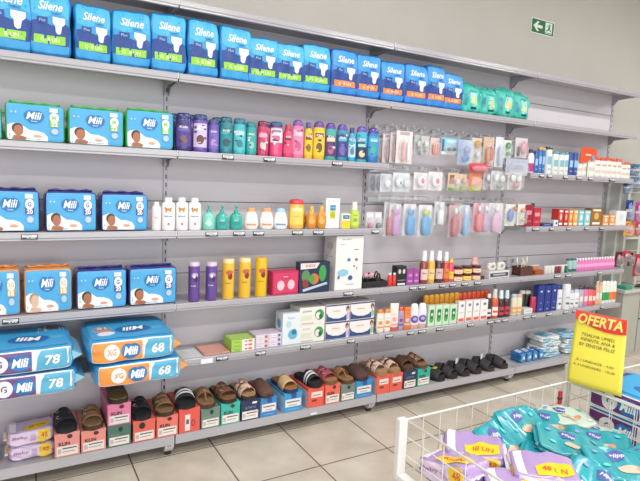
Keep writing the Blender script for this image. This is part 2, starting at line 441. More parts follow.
def adult_pack(label, X, W, H, seed, band, group):
    dk = band.startswith('#ee')
    d = .13
    t = thing('adult_diaper_pack', label, 'diaper pack', (X, -.222 + d / 2, ZS[2]), random.Random(seed).uniform(-.09, .07), group)
    pt, F, TOP, LF = soft_map(W, H, d, 9, seed, .0017, .25)
    obj('wrapper', soft_body(pt, 14), film('#1f86c8' if not dk else '#1f6cc0'), t, True)
    deco(F, t, [
        ('r', -.94, .94, -.93, .93, '#2f9ad6' if not dk else '#2b84d2', 'front_panel'),
        ('p', [(-.9, .95), (.9, .95), (.9, .2), (.3, .35), (-.3, .15), (-.9, .3)], '#46b4e0' if not dk else '#3f9ade', 'light_wave_print'),
        ('p', [(-.94, -.60), (.94, -.66), (.94, -.02), (.6, .06), (.2, -.06), (-.2, .0), (-.5, .10), (-.94, .04)], '#1c428f', 'navy_wave_print'),
        ('r', -.78, .72, -.62, -.36, band, 'size_band'),
        ('t', 'G  8 UN', -.02, -.49, .9, .13, '#eef6c8' if band.startswith('#8') else '#ffe2c8'),
        ('p', [(.12, .22), (.72, .20), (.70, .02), (.56, -.06), (.5, -.28), (.38, -.31), (.26, -.24), (.24, -.04), (.12, .04)], '#eef1f4', 'diaper_print'),
        ('r', -.62, -.12, -.02, .18, '#23458f', 'badge_print'),
        ('t', 'Silene', .02, .54, 1.16, .28, '#eef6fb', .3, .02),
        ('t', 'confort', .28, .34, .5, .07, '#1f4f9c'),
        ('t', 'Plus', -.37, .08, .3, .09, '#9fc4ea')])
    for sx in (-.82,):
        deco(LF, t, [('r', -.3, .3, -.2, .15, '#8cc63f' if band.startswith('#8') else '#e58a4a', 'side_print'), ('r', -.9, .9, -.9, -.3, '#1b468f', 'side_band')])
    return t
GB = '#8fcf3c'; OB = '#ee8440'
gl = [-0.668, 0.176, 0.260, -0.511, 0.153, 0.258, -0.357, 0.148, 0.237, -0.196, 0.167, 0.243, -0.036, 0.160, 0.259, 0.120, 0.151, 0.261, 0.279, 0.166, 0.257, 0.425, 0.165, 0.230, 0.573, 0.163, 0.224, 0.724, 0.172, 0.243]
for i in range(10):
    adult_pack('lime-banded blue adult diaper pack, %s from the left on top row' % ORD[i], gl[3*i], gl[3*i+1], gl[3*i+2], i, GB, 'lime-banded adult diaper packs')
ol = [0.895, 0.170, 0.244, 1.055, 0.159, 0.241, 1.220, 0.168, 0.227, 1.386, 0.177, 0.234, 1.538, 0.154, 0.246, 1.671, 0.169, 0.220]
for i in range(6):
    adult_pack('orange-banded blue adult diaper pack, %s from the left on top row' % ORD[i], ol[3*i], ol[3*i+1], ol[3*i+2], 30 + i, OB, 'orange-banded adult diaper packs')
pl = [1.835, 0.169, 0.178, 1.988, 0.168, 0.169, 2.143, 0.175, 0.187, 2.292, 0.173, 0.172]
for i in range(4):
    X, W, H = pl[3*i:3*i+3]
    t = thing('pull_up_pouch', 'turquoise pouch with yellow print on the top row, %s from the left' % ORD[i], 'pouch', (X, -.215 + .05, ZS[2]), .04 * (i % 2), 'turquoise pouches')
    pt, F, TOP, LF = soft_map(W, H, .10, 5, 50 + i, .003, .55)
    obj('wrapper', soft_body(pt, 12), film('#35b5a8'), t, True)
    deco(F, t, [('r', -.85, .85, -.9, .8, '#3fbfae', 'front_panel'), ('p', [(-.1, .5), (.5, .4), (.55, -.4), (.1, -.6), (-.2, -.2)], '#a5dccf', 'pale_print'), ('e', .2, -.15, .25, .25, '#e8d48a', 'yellow_print'),
                ('r', -.1, .5, -.75, -.58, '#1d3d4c', 'dark_strip'), ('r', -.75, -.45, -.5, .3, '#4a8fb0', 'side_text_print'), ('t', 'Plin', .1, .5, .6, .16, '#1b6f8f', .2)])
    bm = bmesh.new(); tube(bm, [(-W * .3, 0, H * .93), (-W * .2, -.01, H * 1.04), (W * .1, -.01, H * 1.05), (W * .25, 0, H * .94)], .004, 6)
    obj('handle', bm, film('#2a9f96'), t, True)

# big economy packs lying on their backs, two stacks of two
def big_pack(label, x0, x1, y0, y1, z, h, fcol, letter, num, seed, orange=False, rz=0):
    w = x1 - x0; d = y1 - y0
    t = thing('economy_diaper_pack', label, 'diaper pack', ((x0 + x1) / 2, (y0 + y1) / 2, z), rz, 'economy diaper packs lying on the left shelf')
    pt, F, TOP, LF = soft_map(w, h, d, 8, seed, .0012)
    obj('wrapper', soft_body(pt, 16), film('#3c9cd4'), t, True)
    deco(F, t, [('r', -.985, .985, -.88, .88, '#e9e6ea', 'white_border_print'),
                ('r', -.965, .18 if orange else .14, -.78, .78, fcol, 'colour_band_print'),
                ('p', [(.22, -.78), (.965, -.78), (.965, .78), (.32, .78), (.25, .3)], '#59aed0', 'blue_band_print'),
                ('e', -.50 if orange else -.47, 0, .17, .66, '#f1eef2', 'size_circle'),
                ('t', letter, -.50 if orange else -.47, 0, .2 if orange else .12, .55, '#e2a45c' if orange else '#6a5a80', 0, .03),
                ('p', heart(-.08, 0, .23, .8), '#2b74b8', 'heart_emblem'),
                ('t', 'Mili', -.08, 0, .32, .72, '#ffffff', .25, .03),
                ('t', num, .54, 0, .3, .8, '#f4fafc', .1, .03)])
    deco(TOP, t, [('r', -.94, .94, -.9, .8, '#3aa0d8', 'top_panel'),
                  ('e', .10, -.28, .42, .3, '#1c66ac', 'heart_emblem'),
                  ('r', .55, .8, -.4, -.2, '#58b4e0', 'small_print')])
    print_text(TOP, 'Mili', .10, -.28, .52, .30, card('#ffffff'), t, 'lettering', .0050, .25, .03, turn=True)
    if orange:
        deco(TOP, t, [('e', -.6, -.1, .24, .22, '#e08a48', 'size_flower_print'), ('e', -.55, -.5, .2, .16, '#eceaf0', 'white_oval_print')])
        print_text(TOP, '18', -.6, -.1, .2, .18, card('#f7e2cf'), t, 'lettering', .0060, 0, .02, turn=True)
    else:
        deco(TOP, t, [('p', [(.3, .15), (.5, .3), (.9, .35), (.9, .8), (.2, .8)], '#ece6e4', 'blanket_print'), ('e', .62, .5, .16, .14, '#9a6a52', 'baby_head_print'), ('r', -.94, -.78, -.5, .6, '#5a3a72', 'purple_strip')])
    # gusset flap at the right-hand end
    bm = bmesh.new()
    a = [bm.verts.new(p) for p in ((w / 2 - .012, -d / 2 + .02, h * .30), (w / 2 - .012, -d / 2 + .02, h * .72), (w / 2 + .028, -d / 2 + .03, h * .46), (w / 2 + .03, d / 2 - .12, h * .44), (w / 2 - .01, d / 2 - .08, h * .7), (w / 2 - .01, d / 2 - .08, h * .3))]
    bm.faces.new((a[0], a[2], a[1])); bm.faces.new((a[1], a[2], a[3], a[4])); bm.faces.new((a[0], a[5], a[3], a[2]))
    obj('gusset_flap', bm, film('#8cc6e0' if not orange else '#e3a25f'), t)
    return t
big_pack('bottom purple-banded 78 count diaper pack of the left stack', -.80, -.445, -.445, -.08, ZS[6], .098, '#6c4f86', 'G', '78', 61)
big_pack('upper purple-banded 78 count diaper pack lying on top of the left stack', -.815, -.455, -.45, -.09, ZS[6] + .1, .098, '#6c4f86', 'G', '78', 62)
big_pack('bottom orange-banded 68 count diaper pack beside the purple-banded stack', -.385, -.022, -.465, -.10, ZS[6], .098, '#ee9644', 'XG', '68', 63, True)
big_pack('upper orange-banded 68 count diaper pack on top of its stack', -.41, -.05, -.46, -.09, ZS[6] + .1, .102, '#ee9644', 'XG', '68', 64, True)

OFF = .0009
# ================================================================ BOTTLES
K = {   # body profile, cap profile, depth ratio
 'kids':  ([(0, 0), (.86, 0), (.95, .02), (1, .1), (1, .6), (.96, .76), (.88, .83), (0, .83)], [(0, .83), (.86, .83), (.92, .86), (.88, .95), (.7, .985), (0, 1)], .62),
 'slim':  ([(0, 0), (.86, 0), (.97, .03), (1, .2), (.97, .65), (.75, .8), (.5, .84), (0, .84)], [(0, .84), (.55, .84), (.56, .99), (.5, 1), (0, 1)], .75),
 'oval':  ([(0, 0), (.8, 0), (.95, .03), (1, .2), (1, .55), (.96, .72), (.85, .83), (0, .83)], [(0, .83), (.82, .83), (.84, .87), (.72, .95), (.45, .99), (0, 1)], .55),
 'talc':  ([(0, 0), (.9, 0), (1, .03), (1, .74), (.9, .83), (.62, .87), (0, .87)], [(0, .86), (.56, .86), (.58, .97), (.5, 1), (0, 1)], .7),
 'drop':  ([(0, 0), (.72, 0), (.9, .06), (1, .25), (.95, .45), (.72, .72), (.6, .8), (0, .8)], [(0, .79), (.6, .79), (.62, .9), (.5, .98), (0, 1)], .6),
 'pump':  ([(0, 0), (.85, 0), (.97, .03), (1, .15), (1, .42), (.88, .55), (.5, .64), (.28, .67), (0, .67)], [(0, .66), (.33, .66), (.33, .75), (.12, .76), (.1, .88), (0, .88)], .65),
 'spray': ([(0, 0), (.9, 0), (1, .03), (1, .58), (.85, .66), (.6, .7), (0, .7)], [(0, .69), (.62, .69), (.6, .75), (.5, .97), (.44, 1), (0, 1)], .85),
 'can':   ([(0, 0), (.94, 0), (1, .02), (1, .90), (0, .90)], [(0, .89), (.97, .89), (.97, .98), (.88, 1), (0, 1)], 1.0),
 'jar':   ([(0, 0), (.9, 0), (1, .05), (1, .62), (.92, .68), (0, .68)], [(0, .67), (1, .67), (1.02, .7), (1.02, .96), (.95, 1), (0, 1)], 1.0),
 'amber': ([(0, 0), (.6, 0), (.85, .06), (1, .3), (.95, .52), (.6, .74), (.35, .82), (0, .82)], [(0, .81), (.38, .81), (.4, .98), (.3, 1), (0, 1)], .6),
 'tube':  ([(0, .14), (.82, .14), (.92, .2), (1, 1), (0, 1)], [(0, 0), (.8, 0), (.82, .14), (0, .14)], .5),
}
def prof_r(prof, z):
    for (r0, z0), (r1, z1) in zip(prof, prof[1:]):
        if z0 <= z <= z1 and z1 > z0 and r0 > 0 and r1 > 0: return r0 + (r1 - r0) * (z - z0) / (z1 - z0)
    return .9
def bottle(name, label, cat, X, W, H, z, kind='kids', body='#888888', cap='#222222', items=(), Y=-.205, group=None, n=20, glassy=False, rz=-.25, nocap=False):
    prof, capp, dr = K[kind]
    t = thing(name, label, cat, (X, Y, z), rz, group)
    rx = W / 2; ry = rx * dr
    bm = bmesh.new(); lathe(bm, prof, rx, ry, 0, H, n)
    if kind == 'tube':
        for v in bm.verts:
            k = max(0, (v.co.z / H - .2) / .8); v.co.y *= (1 - .93 * k)
    obj('body', bm, mat(body, .12, coat=.6) if glassy else plastic(body), t, True)
    bm = bmesh.new(); lathe(bm, capp, rx, ry, 0, H, n)
    if kind == 'pump':
        box(bm, -rx * .22, rx * .22, -ry * .25 - rx * .75, ry * .35, H * .87, H * .93, .001)
        tube(bm, [(0, -rx * .9, H * .9), (0, -rx * 1.0, H * .86)], rx * .09, 6)
    capo = obj('pump_head' if kind == 'pump' else 'cap', bm, plastic(cap), t, True)
    def F(u, v, off=0.0):
        zz = (v + 1) / 2; r = prof_r(prof, min(max(zz, .01), .99)); a = u * 1.2
        k = 1 - .93 * max(0, (zz - .2) / .8) if kind == 'tube' else 1
        return Vector(((r * rx + off) * math.sin(a), -(r * ry * k + off) * math.cos(a), zz * H))
    deco(F, t, items)
    return t
_rl = random.Random(77)
def specks(cols, n=7):
    return [('e', _rl.uniform(-.6, .6), _rl.uniform(-.65, .45), _rl.uniform(.10, .26), _rl.uniform(.03, .08), _rl.choice(cols), 'label_picture') for _ in range(n)]
def lab(c1, c2=None, c3=None, a=-.75, b=.35, txt=None, tc='#ffffff'):
    L_ = [('r', -.85, .85, a, b, c1, 'label')]
    m_ = (a + b) / 2
    if c2: L_.append(('e', .0, a + (b - a) * .32, .42, (b - a) * .2, c2, 'label_picture'))
    if c3: L_.append(('r', -.6, .6, b - (b - a) * .28, b - (b - a) * .10, c3, 'label_name'))
    if txt: L_.append(('t', txt, 0, b - (b - a) * .42, .95, (b - a) * .16, tc, .15, .02))
    return L_
# shampoo shelf (row 3)
S3 = [
 (0.035, 0.075, 0.176, 'kids', '#3e2f78', '#2b3270', lab('#51408f', '#7a5a58', '#6f66b5'), 'dark purple kids shampoo with purple cap beside the green-edged diaper pack'),
 (0.114, 0.072, 0.177, 'kids', '#6a48a8', '#2b3c72', lab('#cdbfe0', '#6b3f34', '#f2ecf8', -.75, .5), 'purple and white kids shampoo with navy cap'),
 (0.179, 0.054, 0.160, 'kids', '#6650a8', '#4a3f86', lab('#7a66bd', '#b58fc0'), 'shorter violet shampoo bottle between white-label and dark teal ones'),
 (0.242, 0.066, 0.177, 'kids', '#1f7f8c', '#1a5f72', lab('#238c97', '#2f4f5c', '#3fb0b5'), 'dark teal shampoo bottle with teal cap'),
 (0.310, 0.065, 0.176, 'kids', '#3fb0bd', '#1f7088', lab('#58c0c8', '#2f7f8c', '#a8e0e4'), 'light teal shampoo bottle with dark cap'),
 (0.373, 0.056, 0.165, 'kids', '#2a9a98', '#1f7f86', lab('#35a5a0', '#7fc9b8'), 'short sea-green shampoo bottle left of the crimson one'),
 (0.435, 0.062, 0.175, 'kids', '#c42f62', '#7a2548', lab('#c83a68', '#c9c5b8', '#f0a5bd'), 'crimson shampoo bottle with a pale green picture'),
 (0.508, 0.072, 0.177, 'kids', '#e0457c', '#24507e', lab('#f2d9e2', '#e8608c', '#7a8fb0', -.2, .6), 'white and pink shampoo bottle with navy cap'),
 (0.574, 0.054, 0.167, 'slim', '#e23a6a', '#c2274f', lab('#e8547c', '#d84068', '#7a2540'), 'small raspberry detangling spray bottle'),
 (0.631, 0.067, 0.198, 'oval', '#e678a2', '#7a4a9c', lab('#ea8cb0', '#c2577f', '#f5c0d5', -.8, .5), 'tall pink shampoo bottle with purple cap'),
 (0.694, 0.051, 0.188, 'slim', '#f0bb1e', '#5a3788', lab('#f2c735', '#8a6a22', '#7a4a22'), 'narrow yellow bottle with purple cap'),
 (0.757, 0.070, 0.201, 'oval', '#f2bc22', '#6a3f92', lab('#f4c634', '#6b5522', '#5a4a2a', -.8, .5), 'wide yellow shampoo bottle with purple cap'),
 (0.829, 0.069, 0.199, 'oval', '#3ba6a0', '#5a3f98', lab('#5a3468', '#b06088', '#e0d8b8', -.8, .3), 'teal and dark violet bottle with pale band'),
 (0.902, 0.070, 0.198, 'oval', '#2f8cb0', '#5a3f98', lab('#4a3580', '#7a5ab0', '#48b8c8', -.8, .4), 'blue and violet bottle right of the teal and violet one'),
 (0.966, 0.049, 0.184, 'slim', '#3a9ec8', '#3f3f88', lab('#b8dce8', '#5a7a9a', '#3fb0c8'), 'narrow sky blue bottle with navy cap'),
 (1.030, 0.073, 0.198, 'oval', '#38aec8', '#5f4aa8', lab('#25305e', '#d8cf9a', '#8fd8dc', -.85, .1), 'cyan bottle with dark navy lower label'),
 (1.108, 0.075, 0.196, 'oval', '#2478b8', '#4a3f98', lab('#3a98c8', '#3fae9a', '#58c0d0', -.6, .5), 'deep blue bottle at the right end of the shampoo row'),
]
for i, (X, W, H, kind, bc, cc, L_, lb) in enumerate(S3):
    bottle('shampoo_bottle', lb, 'bottle', X, W * .97, H, ZS[3], kind, bc, cc, L_ + specks([L_[0][5], L_[1][5] if len(L_) > 1 and L_[1][0] != 't' else '#e8e0e8', '#e8e0f0', bc, '#3a3a5c' ], 8) + [('t', 'Kids', 0, .25, .8, .13, '#f0e8f4', .1, .02)], Y=-.207)
for i in (0, 1, 2, 3, 5, 7):          # a second bottle of the same kind behind
    X, W, H, kind, bc, cc, L_, lb = S3[i]
    bottle('shampoo_bottle', 'bottle directly behind the ' + ' '.join(lb.split()[:8]), 'bottle', X - .012, W * .97, H * 1.02, ZS[3], kind, bc, cc, L_[:1], Y=-.115)
# baby talc shelf (row 4)
bottle('talc_bottle', 'small pale pink talc bottle at the left of the bear talc bottles', 'bottle', -0.086, 0.043, 0.132, ZS[4], 'talc', '#f2e9ea', '#efe6e6', [('r', -.5, .5, -.5, .2, '#f6dfe2', 'label'), ('t', 'Giby', 0, -.1, .7, .14, '#cf7f88')])
talc = [-0.031, 0.062, 0.153, 0.032, 0.059, 0.154, 0.094, 0.061, 0.153]
for i in range(3):
    bottle('talc_bottle', 'white talc bottle with brown bear face, %s of three from the left' % ORD[i], 'bottle', talc[3*i], talc[3*i+1], talc[3*i+2], ZS[4], 'talc', '#f4f4f4', '#f0f0f0',
           [('e', 0, .22, .38, .15, '#c98a4a', 'bear_head_print'), ('e', -.32, .36, .12, .06, '#b87a3c', 'bear_ear_print'), ('e', .32, .36, .12, .06, '#b87a3c', 'bear_ear_print'), ('e', 0, .14, .2, .08, '#f0dfc2', 'bear_muzzle_print'),
            ('t', 'mamãe bebê', 0, -.12, .95, .10, '#3f4f86'), ('e', .05, -.6, .14, .07, '#b0708a', 'small_flower_print')], group='bear talc bottles')
pu = [0.163, 0.062, 0.130, 0.232, 0.064, 0.127, 0.304, 0.066, 0.128]
pcol = ['#7fd0bd', '#35b0a6', '#2fae9f']
for i in range(3):
    bottle('pump_bottle', ['pale mint pump bottle beside the bear talc', 'turquoise pump bottle between two other pump bottles', 'turquoise pump bottle beside the orange-capped white bottle'][i], 'pump bottle', pu[3*i], pu[3*i+1], pu[3*i+2], ZS[4], 'pump', pcol[i], '#2fae9c',
           [('e', 0, -.5, .45, .18, '#bfe8dc' if i == 0 else '#1f8f8c', 'label'), ('t', 'liso', 0, -.3, .5, .08, '#e8fbf4')], glassy=True)
dr = [0.385, 0.073, 0.111, 0.470, 0.075, 0.112, 0.549, 0.078, 0.110]
for i in range(3):
    cc = ['#e8a06a', '#e8a06a', '#9fcfe8'][i]; tc = ['#e09a70', '#e09a70', '#6a9fd0'][i]
    bottle('baby_lotion_bottle', ['round white baby bottle with orange cap next to the pump bottle', 'round white baby bottle with orange cap next to the blue-capped one', 'round white baby bottle with pale blue cap'][i], 'bottle', dr[3*i], dr[3*i+1], dr[3*i+2], ZS[4], 'drop', '#f6f2ee', cc,
           [('t', 'baby', 0, .1, .55, .14, '#b8a08c'), ('t', 'liquid', 0, -.2, .5, .08, '#b8a08c'), ('r', -.6, .6, -.62, -.45, tc, 'label_stripe')])
bottle('baby_shampoo_bottle', 'amber baby shampoo bottle with wide red cap', 'bottle', 0.640, 0.083, 0.158, ZS[4], 'kids', '#f0b550', '#d83a4c', [('r', -.8, .8, -.7, .45, '#f6cf62', 'label'), ('r', -.55, .55, .2, .38, '#f9e6b0', 'label_name'), ('t', 'baby', 0, -.15, .6, .12, '#c98a2a')], glassy=True)
am = [0.713, 0.049, 0.117, 0.733, 0.058, 0.122, 0.795, 0.059, 0.123]
for i in range(3):
    bottle('baby_oil_bottle', ['honey-coloured bottle half hidden behind the front amber pair', 'left one of the front pair of amber teardrop bottles', 'right one of the front pair of amber teardrop bottles'][i], 'bottle', am[3*i], am[3*i+1], am[3*i+2], ZS[4], 'amber', '#dd8f26', '#e8ab3c',
           [('e', 0, -.35, .5, .22, '#e9b05a', 'label')], glassy=True, Y=-.205 if i else -.14)
def cit(name, label, cat, X, W, H, z, D, col, front=(), top=(), left=(), group=None, Yf=-.222, rz=0, bev=.0012, body='carton'):
    return carton(name, label, cat, (X, Yf + D / 2, z), W, H, D, col, front, top, left, rz, group, bev, body)
cit('lotion_card_pack', 'tall white card pack with blue and yellow print beside the amber bottles', 'lotion pack', 0.869, 0.090, 0.165, ZS[4], .035, '#f0f0ee',
    [('r', -.4, .4, .2, .55, '#2f86b8', 'blue_print'), ('r', -.4, .4, -.35, .18, '#cfd23a', 'yellow_print'), ('e', .0, -.1, .3, .2, '#a8b83a'), ('t', 'JS Clean', 0, .38, .6, .12, '#e8f4fa'), ('e', 0, .85, .12, .05, '#c8c8cc', 'hang_hole')], Yf=-.2)
cit('soap_box', 'small yellow box with blue top half beside the green tube', 'box', 0.945, 0.053, 0.083, ZS[4], .05, '#eef0e4',
    [('r', -1, 1, -1, .1, '#f2cf3a', 'yellow_print'), ('r', -.8, .8, .3, .8, '#2f6f98', 'blue_print'), ('t', 'Soap', 0, .55, .9, .2, '#ffffff')])
bottle('repellent_bottle', 'lime green spray bottle with white cap at the shelf end', 'bottle', 1.007, 0.060, 0.148, ZS[4], 'spray', '#bcd44a', '#e6eadc', [('r', -.8, .8, -.8, .1, '#c8dc5a', 'label'), ('e', 0, -.35, .35, .15, '#8fae3a'), ('t', 'kids', 0, 0, .6, .08, '#5a7a2a')])
# tube shelf (row 5), left of the tall white box
ptub = [(0.096, 0.054, 0.194, '#6a4a98', 0, 'left one of the two purple cylinders'), (0.183, 0.056, 0.190, '#6a4a98', 0, 'right one of the two purple cylinders'),
        (0.270, 0.061, 0.202, '#f0bf3a', 1, 'leftmost of the three yellow cylinders'), (0.358, 0.063, 0.204, '#f0bf3a', 1, 'middle one of the three yellow cylinders'), (0.448, 0.062, 0.203, '#f2c21e', 1, 'rightmost and deeper yellow cylinder, next to the red box')]
for (X, W, H, c, y, lb) in ptub:
    bottle('cologne_tube', lb, 'cologne tube', X, W, H, ZS[5], 'can', c, '#d8c8dc' if not y else ('#f2d9a0' if c == '#f0bf3a' else '#f0b81c'),
        [('e', .1, .35, .5, .13, '#c2703a' if y else '#b8a0c8', 'figure_print'), ('e', .2, .15, .32, .16, '#7a2f22' if y else '#3a2a5c', 'figure_print'), ('e', 0, .3, .2, .1, '#d84a2a' if y else '#e8dce8', 'figure_print'), ('t', 'kids', -.1, -.18, .7, .07, '#8a3a1a' if y else '#e8dff0', .2)], Y=-.205)
cit('gift_box', 'crimson gift box with two pale soap shapes', 'gift box', 0.583, 0.156, 0.126, ZS[5], .06, '#c8285a',
    [('r', -.9, .9, -.85, .85, '#d43a66', 'front_panel'), ('e', -.38, -.2, .28, .42, '#f0c8cc', 'soap_window'), ('e', .42, -.18, .28, .42, '#f0c0c6', 'soap_window'), ('t', 'baby', 0, .5, .4, .2, '#f8dfe4', .2), ('e', 0, .52, .3, .2, '#c22a54'), ('t', 'baby', 0, .52, .4, .18, '#f8dfe4', .2)], rz=.06)
cit('toy_box', 'dark blue toy box with green and orange windows and pale header', 'toy box', 0.760, 0.188, 0.167, ZS[5], .05, '#22304e',
    [('p', [(-.95, .95), (.3, .95), (.1, .6), (-.95, .55)], '#e8d8d4', 'pale_header'), ('t', 'KIDS', -.3, .78, .6, .16, '#b8382c'), ('e', -.6, .1, .28, .4, '#5f8a5c', 'toy_window'), ('e', -.05, -.1, .32, .36, '#d8702e', 'orange_toy_print'), ('e', -.2, -.1, .2, .3, '#4f9a4a', 'green_toy_print'),
     ('e', .5, .25, .25, .55, '#3f9a50', 'green_toy_print'), ('e', -.62, -.4, .2, .3, '#8a3a34', 'red_toy_print'), ('p', [(-.8, -.75), (.8, -.35), (.85, -.5), (-.75, -.92)], '#b8c4d8', 'pale_stripe')])
cit('breast_pump_box', 'tall white box with scattered blue dots reaching almost to the shelf above', 'box', 0.980, 0.182, 0.306, ZS[5], .13, '#ece7e4',
    [('t', 'bébé conforto', -.25, .88, .7, .05, '#8a8090'), ('r', -.7, -.4, .68, .7, '#8a8a90', 'text_print'), ('r', .3, .62, .49, .51, '#3a3a44', 'text_print'),
     ('e', -.05, .12, .13, .07, '#5f86b0', 'blue_dot'), ('e', .5, .12, .12, .06, '#8a7a9c', 'grey_dot'), ('e', .35, -.12, .06, .035, '#2f3f78', 'navy_dot'), ('e', -.45, -.35, .4, .13, '#8fc4dc', 'blue_cloud_print'), ('e', .1, -.55, .17, .09, '#2f5f9c', 'navy_dot'), ('e', -.75, -.52, .1, .07, '#5a8fae', 'blue_dot'), ('e', .55, -.2, .05, .05, '#9a8aa8', 'grey_dot'), ('r', -.2, .4, -.8, -.78, '#7fb0cc', 'text_print')],
    left=[('e', 0, .6, .5, .14, '#d8ccc8', 'faint_print'), ('r', -.6, .6, .2, .22, '#b8aeb0', 'text_print')])
# row 5, dark accessories
X, W, H = 1.170, 0.172, 0.091
t = thing('hair_accessory_tray', 'black tray of dark hair accessories with a pink bow, beside the tall white box', 'tray', (X, -.17, ZS[5]))
bm = bmesh.new(); box(bm, -W / 2, W / 2, -.045, .045, 0, .006, .001)
for sx in (-1, 1): box(bm, sx * W / 2 - .002, sx * W / 2 + .002, -.045, .045, 0, .035)
box(bm, -W / 2, W / 2, -.047, -.043, 0, .035); box(bm, -W / 2, W / 2, .043, .047, 0, .035); obj('tray_body', bm, plastic('#1e1e22'), t)
rs = random.Random(4)
for i in range(5):
    px = -W * .4 + W * .19 * i
    b_ = thing('hair_clip', 'black hair clip standing in the dark tray, %s from the left' % ORD[i], 'hair clip', (X + px, -.17 + .012 * (-1) ** i, ZS[5] + .007), rs.uniform(-.4, .4), 'hair clips in the dark tray')
    bm = bmesh.new(); hh = H * rs.uniform(.6, .95); pts = [(.018 * math.cos(a), 0, hh / 2 + hh / 2 * math.sin(a)) for a in [2 * PI * k / 14 for k in range(15)]]
    tube(bm, pts, .0045, 6); obj('ring', bm, plastic('#26242a'), b_)
    bm = bmesh.new(); tube(bm, [(0, -.006, .004), (0, -.008, hh)], .0025, 6); obj('prong', bm, plastic('#4a484e'), b_)
b_ = thing('hair_bow', 'dusty pink bow on the dark hair accessory tray', 'bow', (X - W * .18, -.19, ZS[5] + H * .72))
for sx in (-1, 1):
    bm = bmesh.new(); lathe(bm, [(0, 0), (.6, .1), (1, .6), (.7, .95), (0, 1)], .016, .010, 0, .036, 10)
    bmesh.ops.rotate(bm, verts=bm.verts, cent=(0, 0, 0), matrix=Matrix.Rotation(sx * 1.4, 3, 'Y')); obj('loop', bm, mat('#d8a0a8', .8), b_, True)
bm = bmesh.new(); lathe(bm, [(0, 0), (1, .2), (1, .8), (0, 1)], .008, .008, -.008, .016, 10); obj('knot', bm, mat('#c88a94', .8), b_, True)
rr = [1.282, 0.030, 0.079, 1.316, 0.030, 0.078]
for i in range(2): bottle('nail_polish_bottle', 'small red bottle with white cap, %s of the pair beside the black box' % ['left', 'right'][i], 'bottle', rr[3*i], rr[3*i+1], rr[3*i+2], ZS[5], 'slim', '#d8382e', '#efe6e4', (), Y=-.207)
cit('cosmetic_box', 'black box with white oval windows between red bottles and purple boxes', 'box', 1.358, 0.072, 0.118, ZS[5], .05, '#222226', [('e', -.45, .45, .28, .25, '#d0ccd0', 'window'), ('e', .45, .45, .28, .25, '#d0ccd0', 'window'), ('r', -.8, .8, -.5, -.4, '#8a868c', 'text_print'), ('r', -.8, .8, -.95, -.75, '#dfe4e2', 'white_stripe')])
pb = [1.424, 0.050, 0.091, 1.474, 0.043, 0.091]
for i in range(2): cit('cosmetic_box', ['purple box next to the black box', 'purple box next to the glass bottles'][i], 'box', pb[3*i], pb[3*i+1], pb[3*i+2], ZS[5], .05, '#a04a9c', [('e', 0, .3, .6, .3, '#b868b0', 'emblem'), ('t', 'vit', 0, .3, .8, .25, '#e8c8e4'), ('r', -.7, .7, -.6, -.4, '#d89ccf', 'text_print')])
fr = [(1.539, 0.056, 0.204, '#8a4034', '#e9c8c4', 'clear-capped brown bottle with pink label'), (1.597, 0.053, 0.202, '#e8b048', '#f2d08a', 'amber body spray with tall white cap'), (1.661, 0.058, 0.200, '#4a2230', '#d8b8c0', 'dark plum body spray with white cap'), (1.720, 0.051, 0.192, '#c8402e', '#e87a3a', 'red and orange body spray with white cap'), (1.767, 0.039, 0.145, '#e84a6a', '#f0d03a', 'pink lotion bottle with yellow top')]
for i, (X, W, H, bc, lc, lb) in enumerate(fr):
    bottle('body_splash_bottle', lb, 'bottle', X, W, H, ZS[5], 'spray' if i < 4 else 'slim', bc, '#eef0f0' if i < 4 else '#efcf2c', [('r', -.8, .8, -.75, -.1, lc, 'label'), ('t', 'Bio', 0, -.35, .8, .1, '#5a2a3a')], Y=-.207, glassy=True)
# jars, stacked two high
jx = [1.823, 0.074, 0.058, 1.902, 0.076, 0.054, 1.986, 0.073, 0.043]
for i in range(3):
    X, W, H = jx[3*i:3*i+3]
    jc = ['#e8927a', '#f0c03a', '#e07a86'][i]; nm = ['coral', 'yellow', 'pink'][i]
    if W < .02: W = .06
    h1 = .047
    for k in range(2):
        bottle('cream_jar', '%s cream jar with dark lid, %s of its stack of two' % (nm, ['bottom', 'top'][k]), 'jar', X, W * .95, h1, ZS[5] + k * (h1 + .0005), 'jar', jc, '#4a1f2c', [('r', -.8, .8, -.85, .1, '#f4dfc0' if i != 1 else '#f6dc7a', 'label'), ('t', 'Hair', 0, -.35, .8, .35, '#a03a4a')], Y=-.205)
bottle('lotion_pot', 'pink frosted bottle beside the stacked jars', 'bottle', 2.053, 0.070, 0.138, ZS[5], 'drop', '#e8b0a8', '#e8a8a2', (), Y=-.13)
bottle('polish_pot', 'small dark red pot in front of the pink frosted bottle', 'jar', 2.040, 0.042, 0.020, ZS[5], 'jar', '#6a2434', '#35141c', (), Y=-.21)
X, W, H = 2.195, 0.204, 0.105
cit('sponge_display_box', 'grey and white open display box beside the jars', 'display box', X, W, H * .45, ZS[5], .07, '#d8d8d8', [('r', -.9, .9, -.6, .5, '#4a4a50', 'dark_print'), ('r', -.6, .6, -.2, .2, '#b8b8bc', 'text_print')], rz=.05)
for i in range(2):
    t = thing('makeup_sponge', 'pale packet standing in the grey display box, %s one' % ['left', 'right'][i], 'packet', (X - W * .22 + W * .44 * i, -.19, ZS[5] + H * .455), .1)
    pt, F, TP, LF = soft_map(W * .4, H * .52, .025, 4, 70 + i, .001, .3); obj('packet', soft_body(pt, 8), film('#dcdad4'), t, True)
    deco(F, t, [('e', 0, .1, .4, .4, '#9a9a92', 'print')])
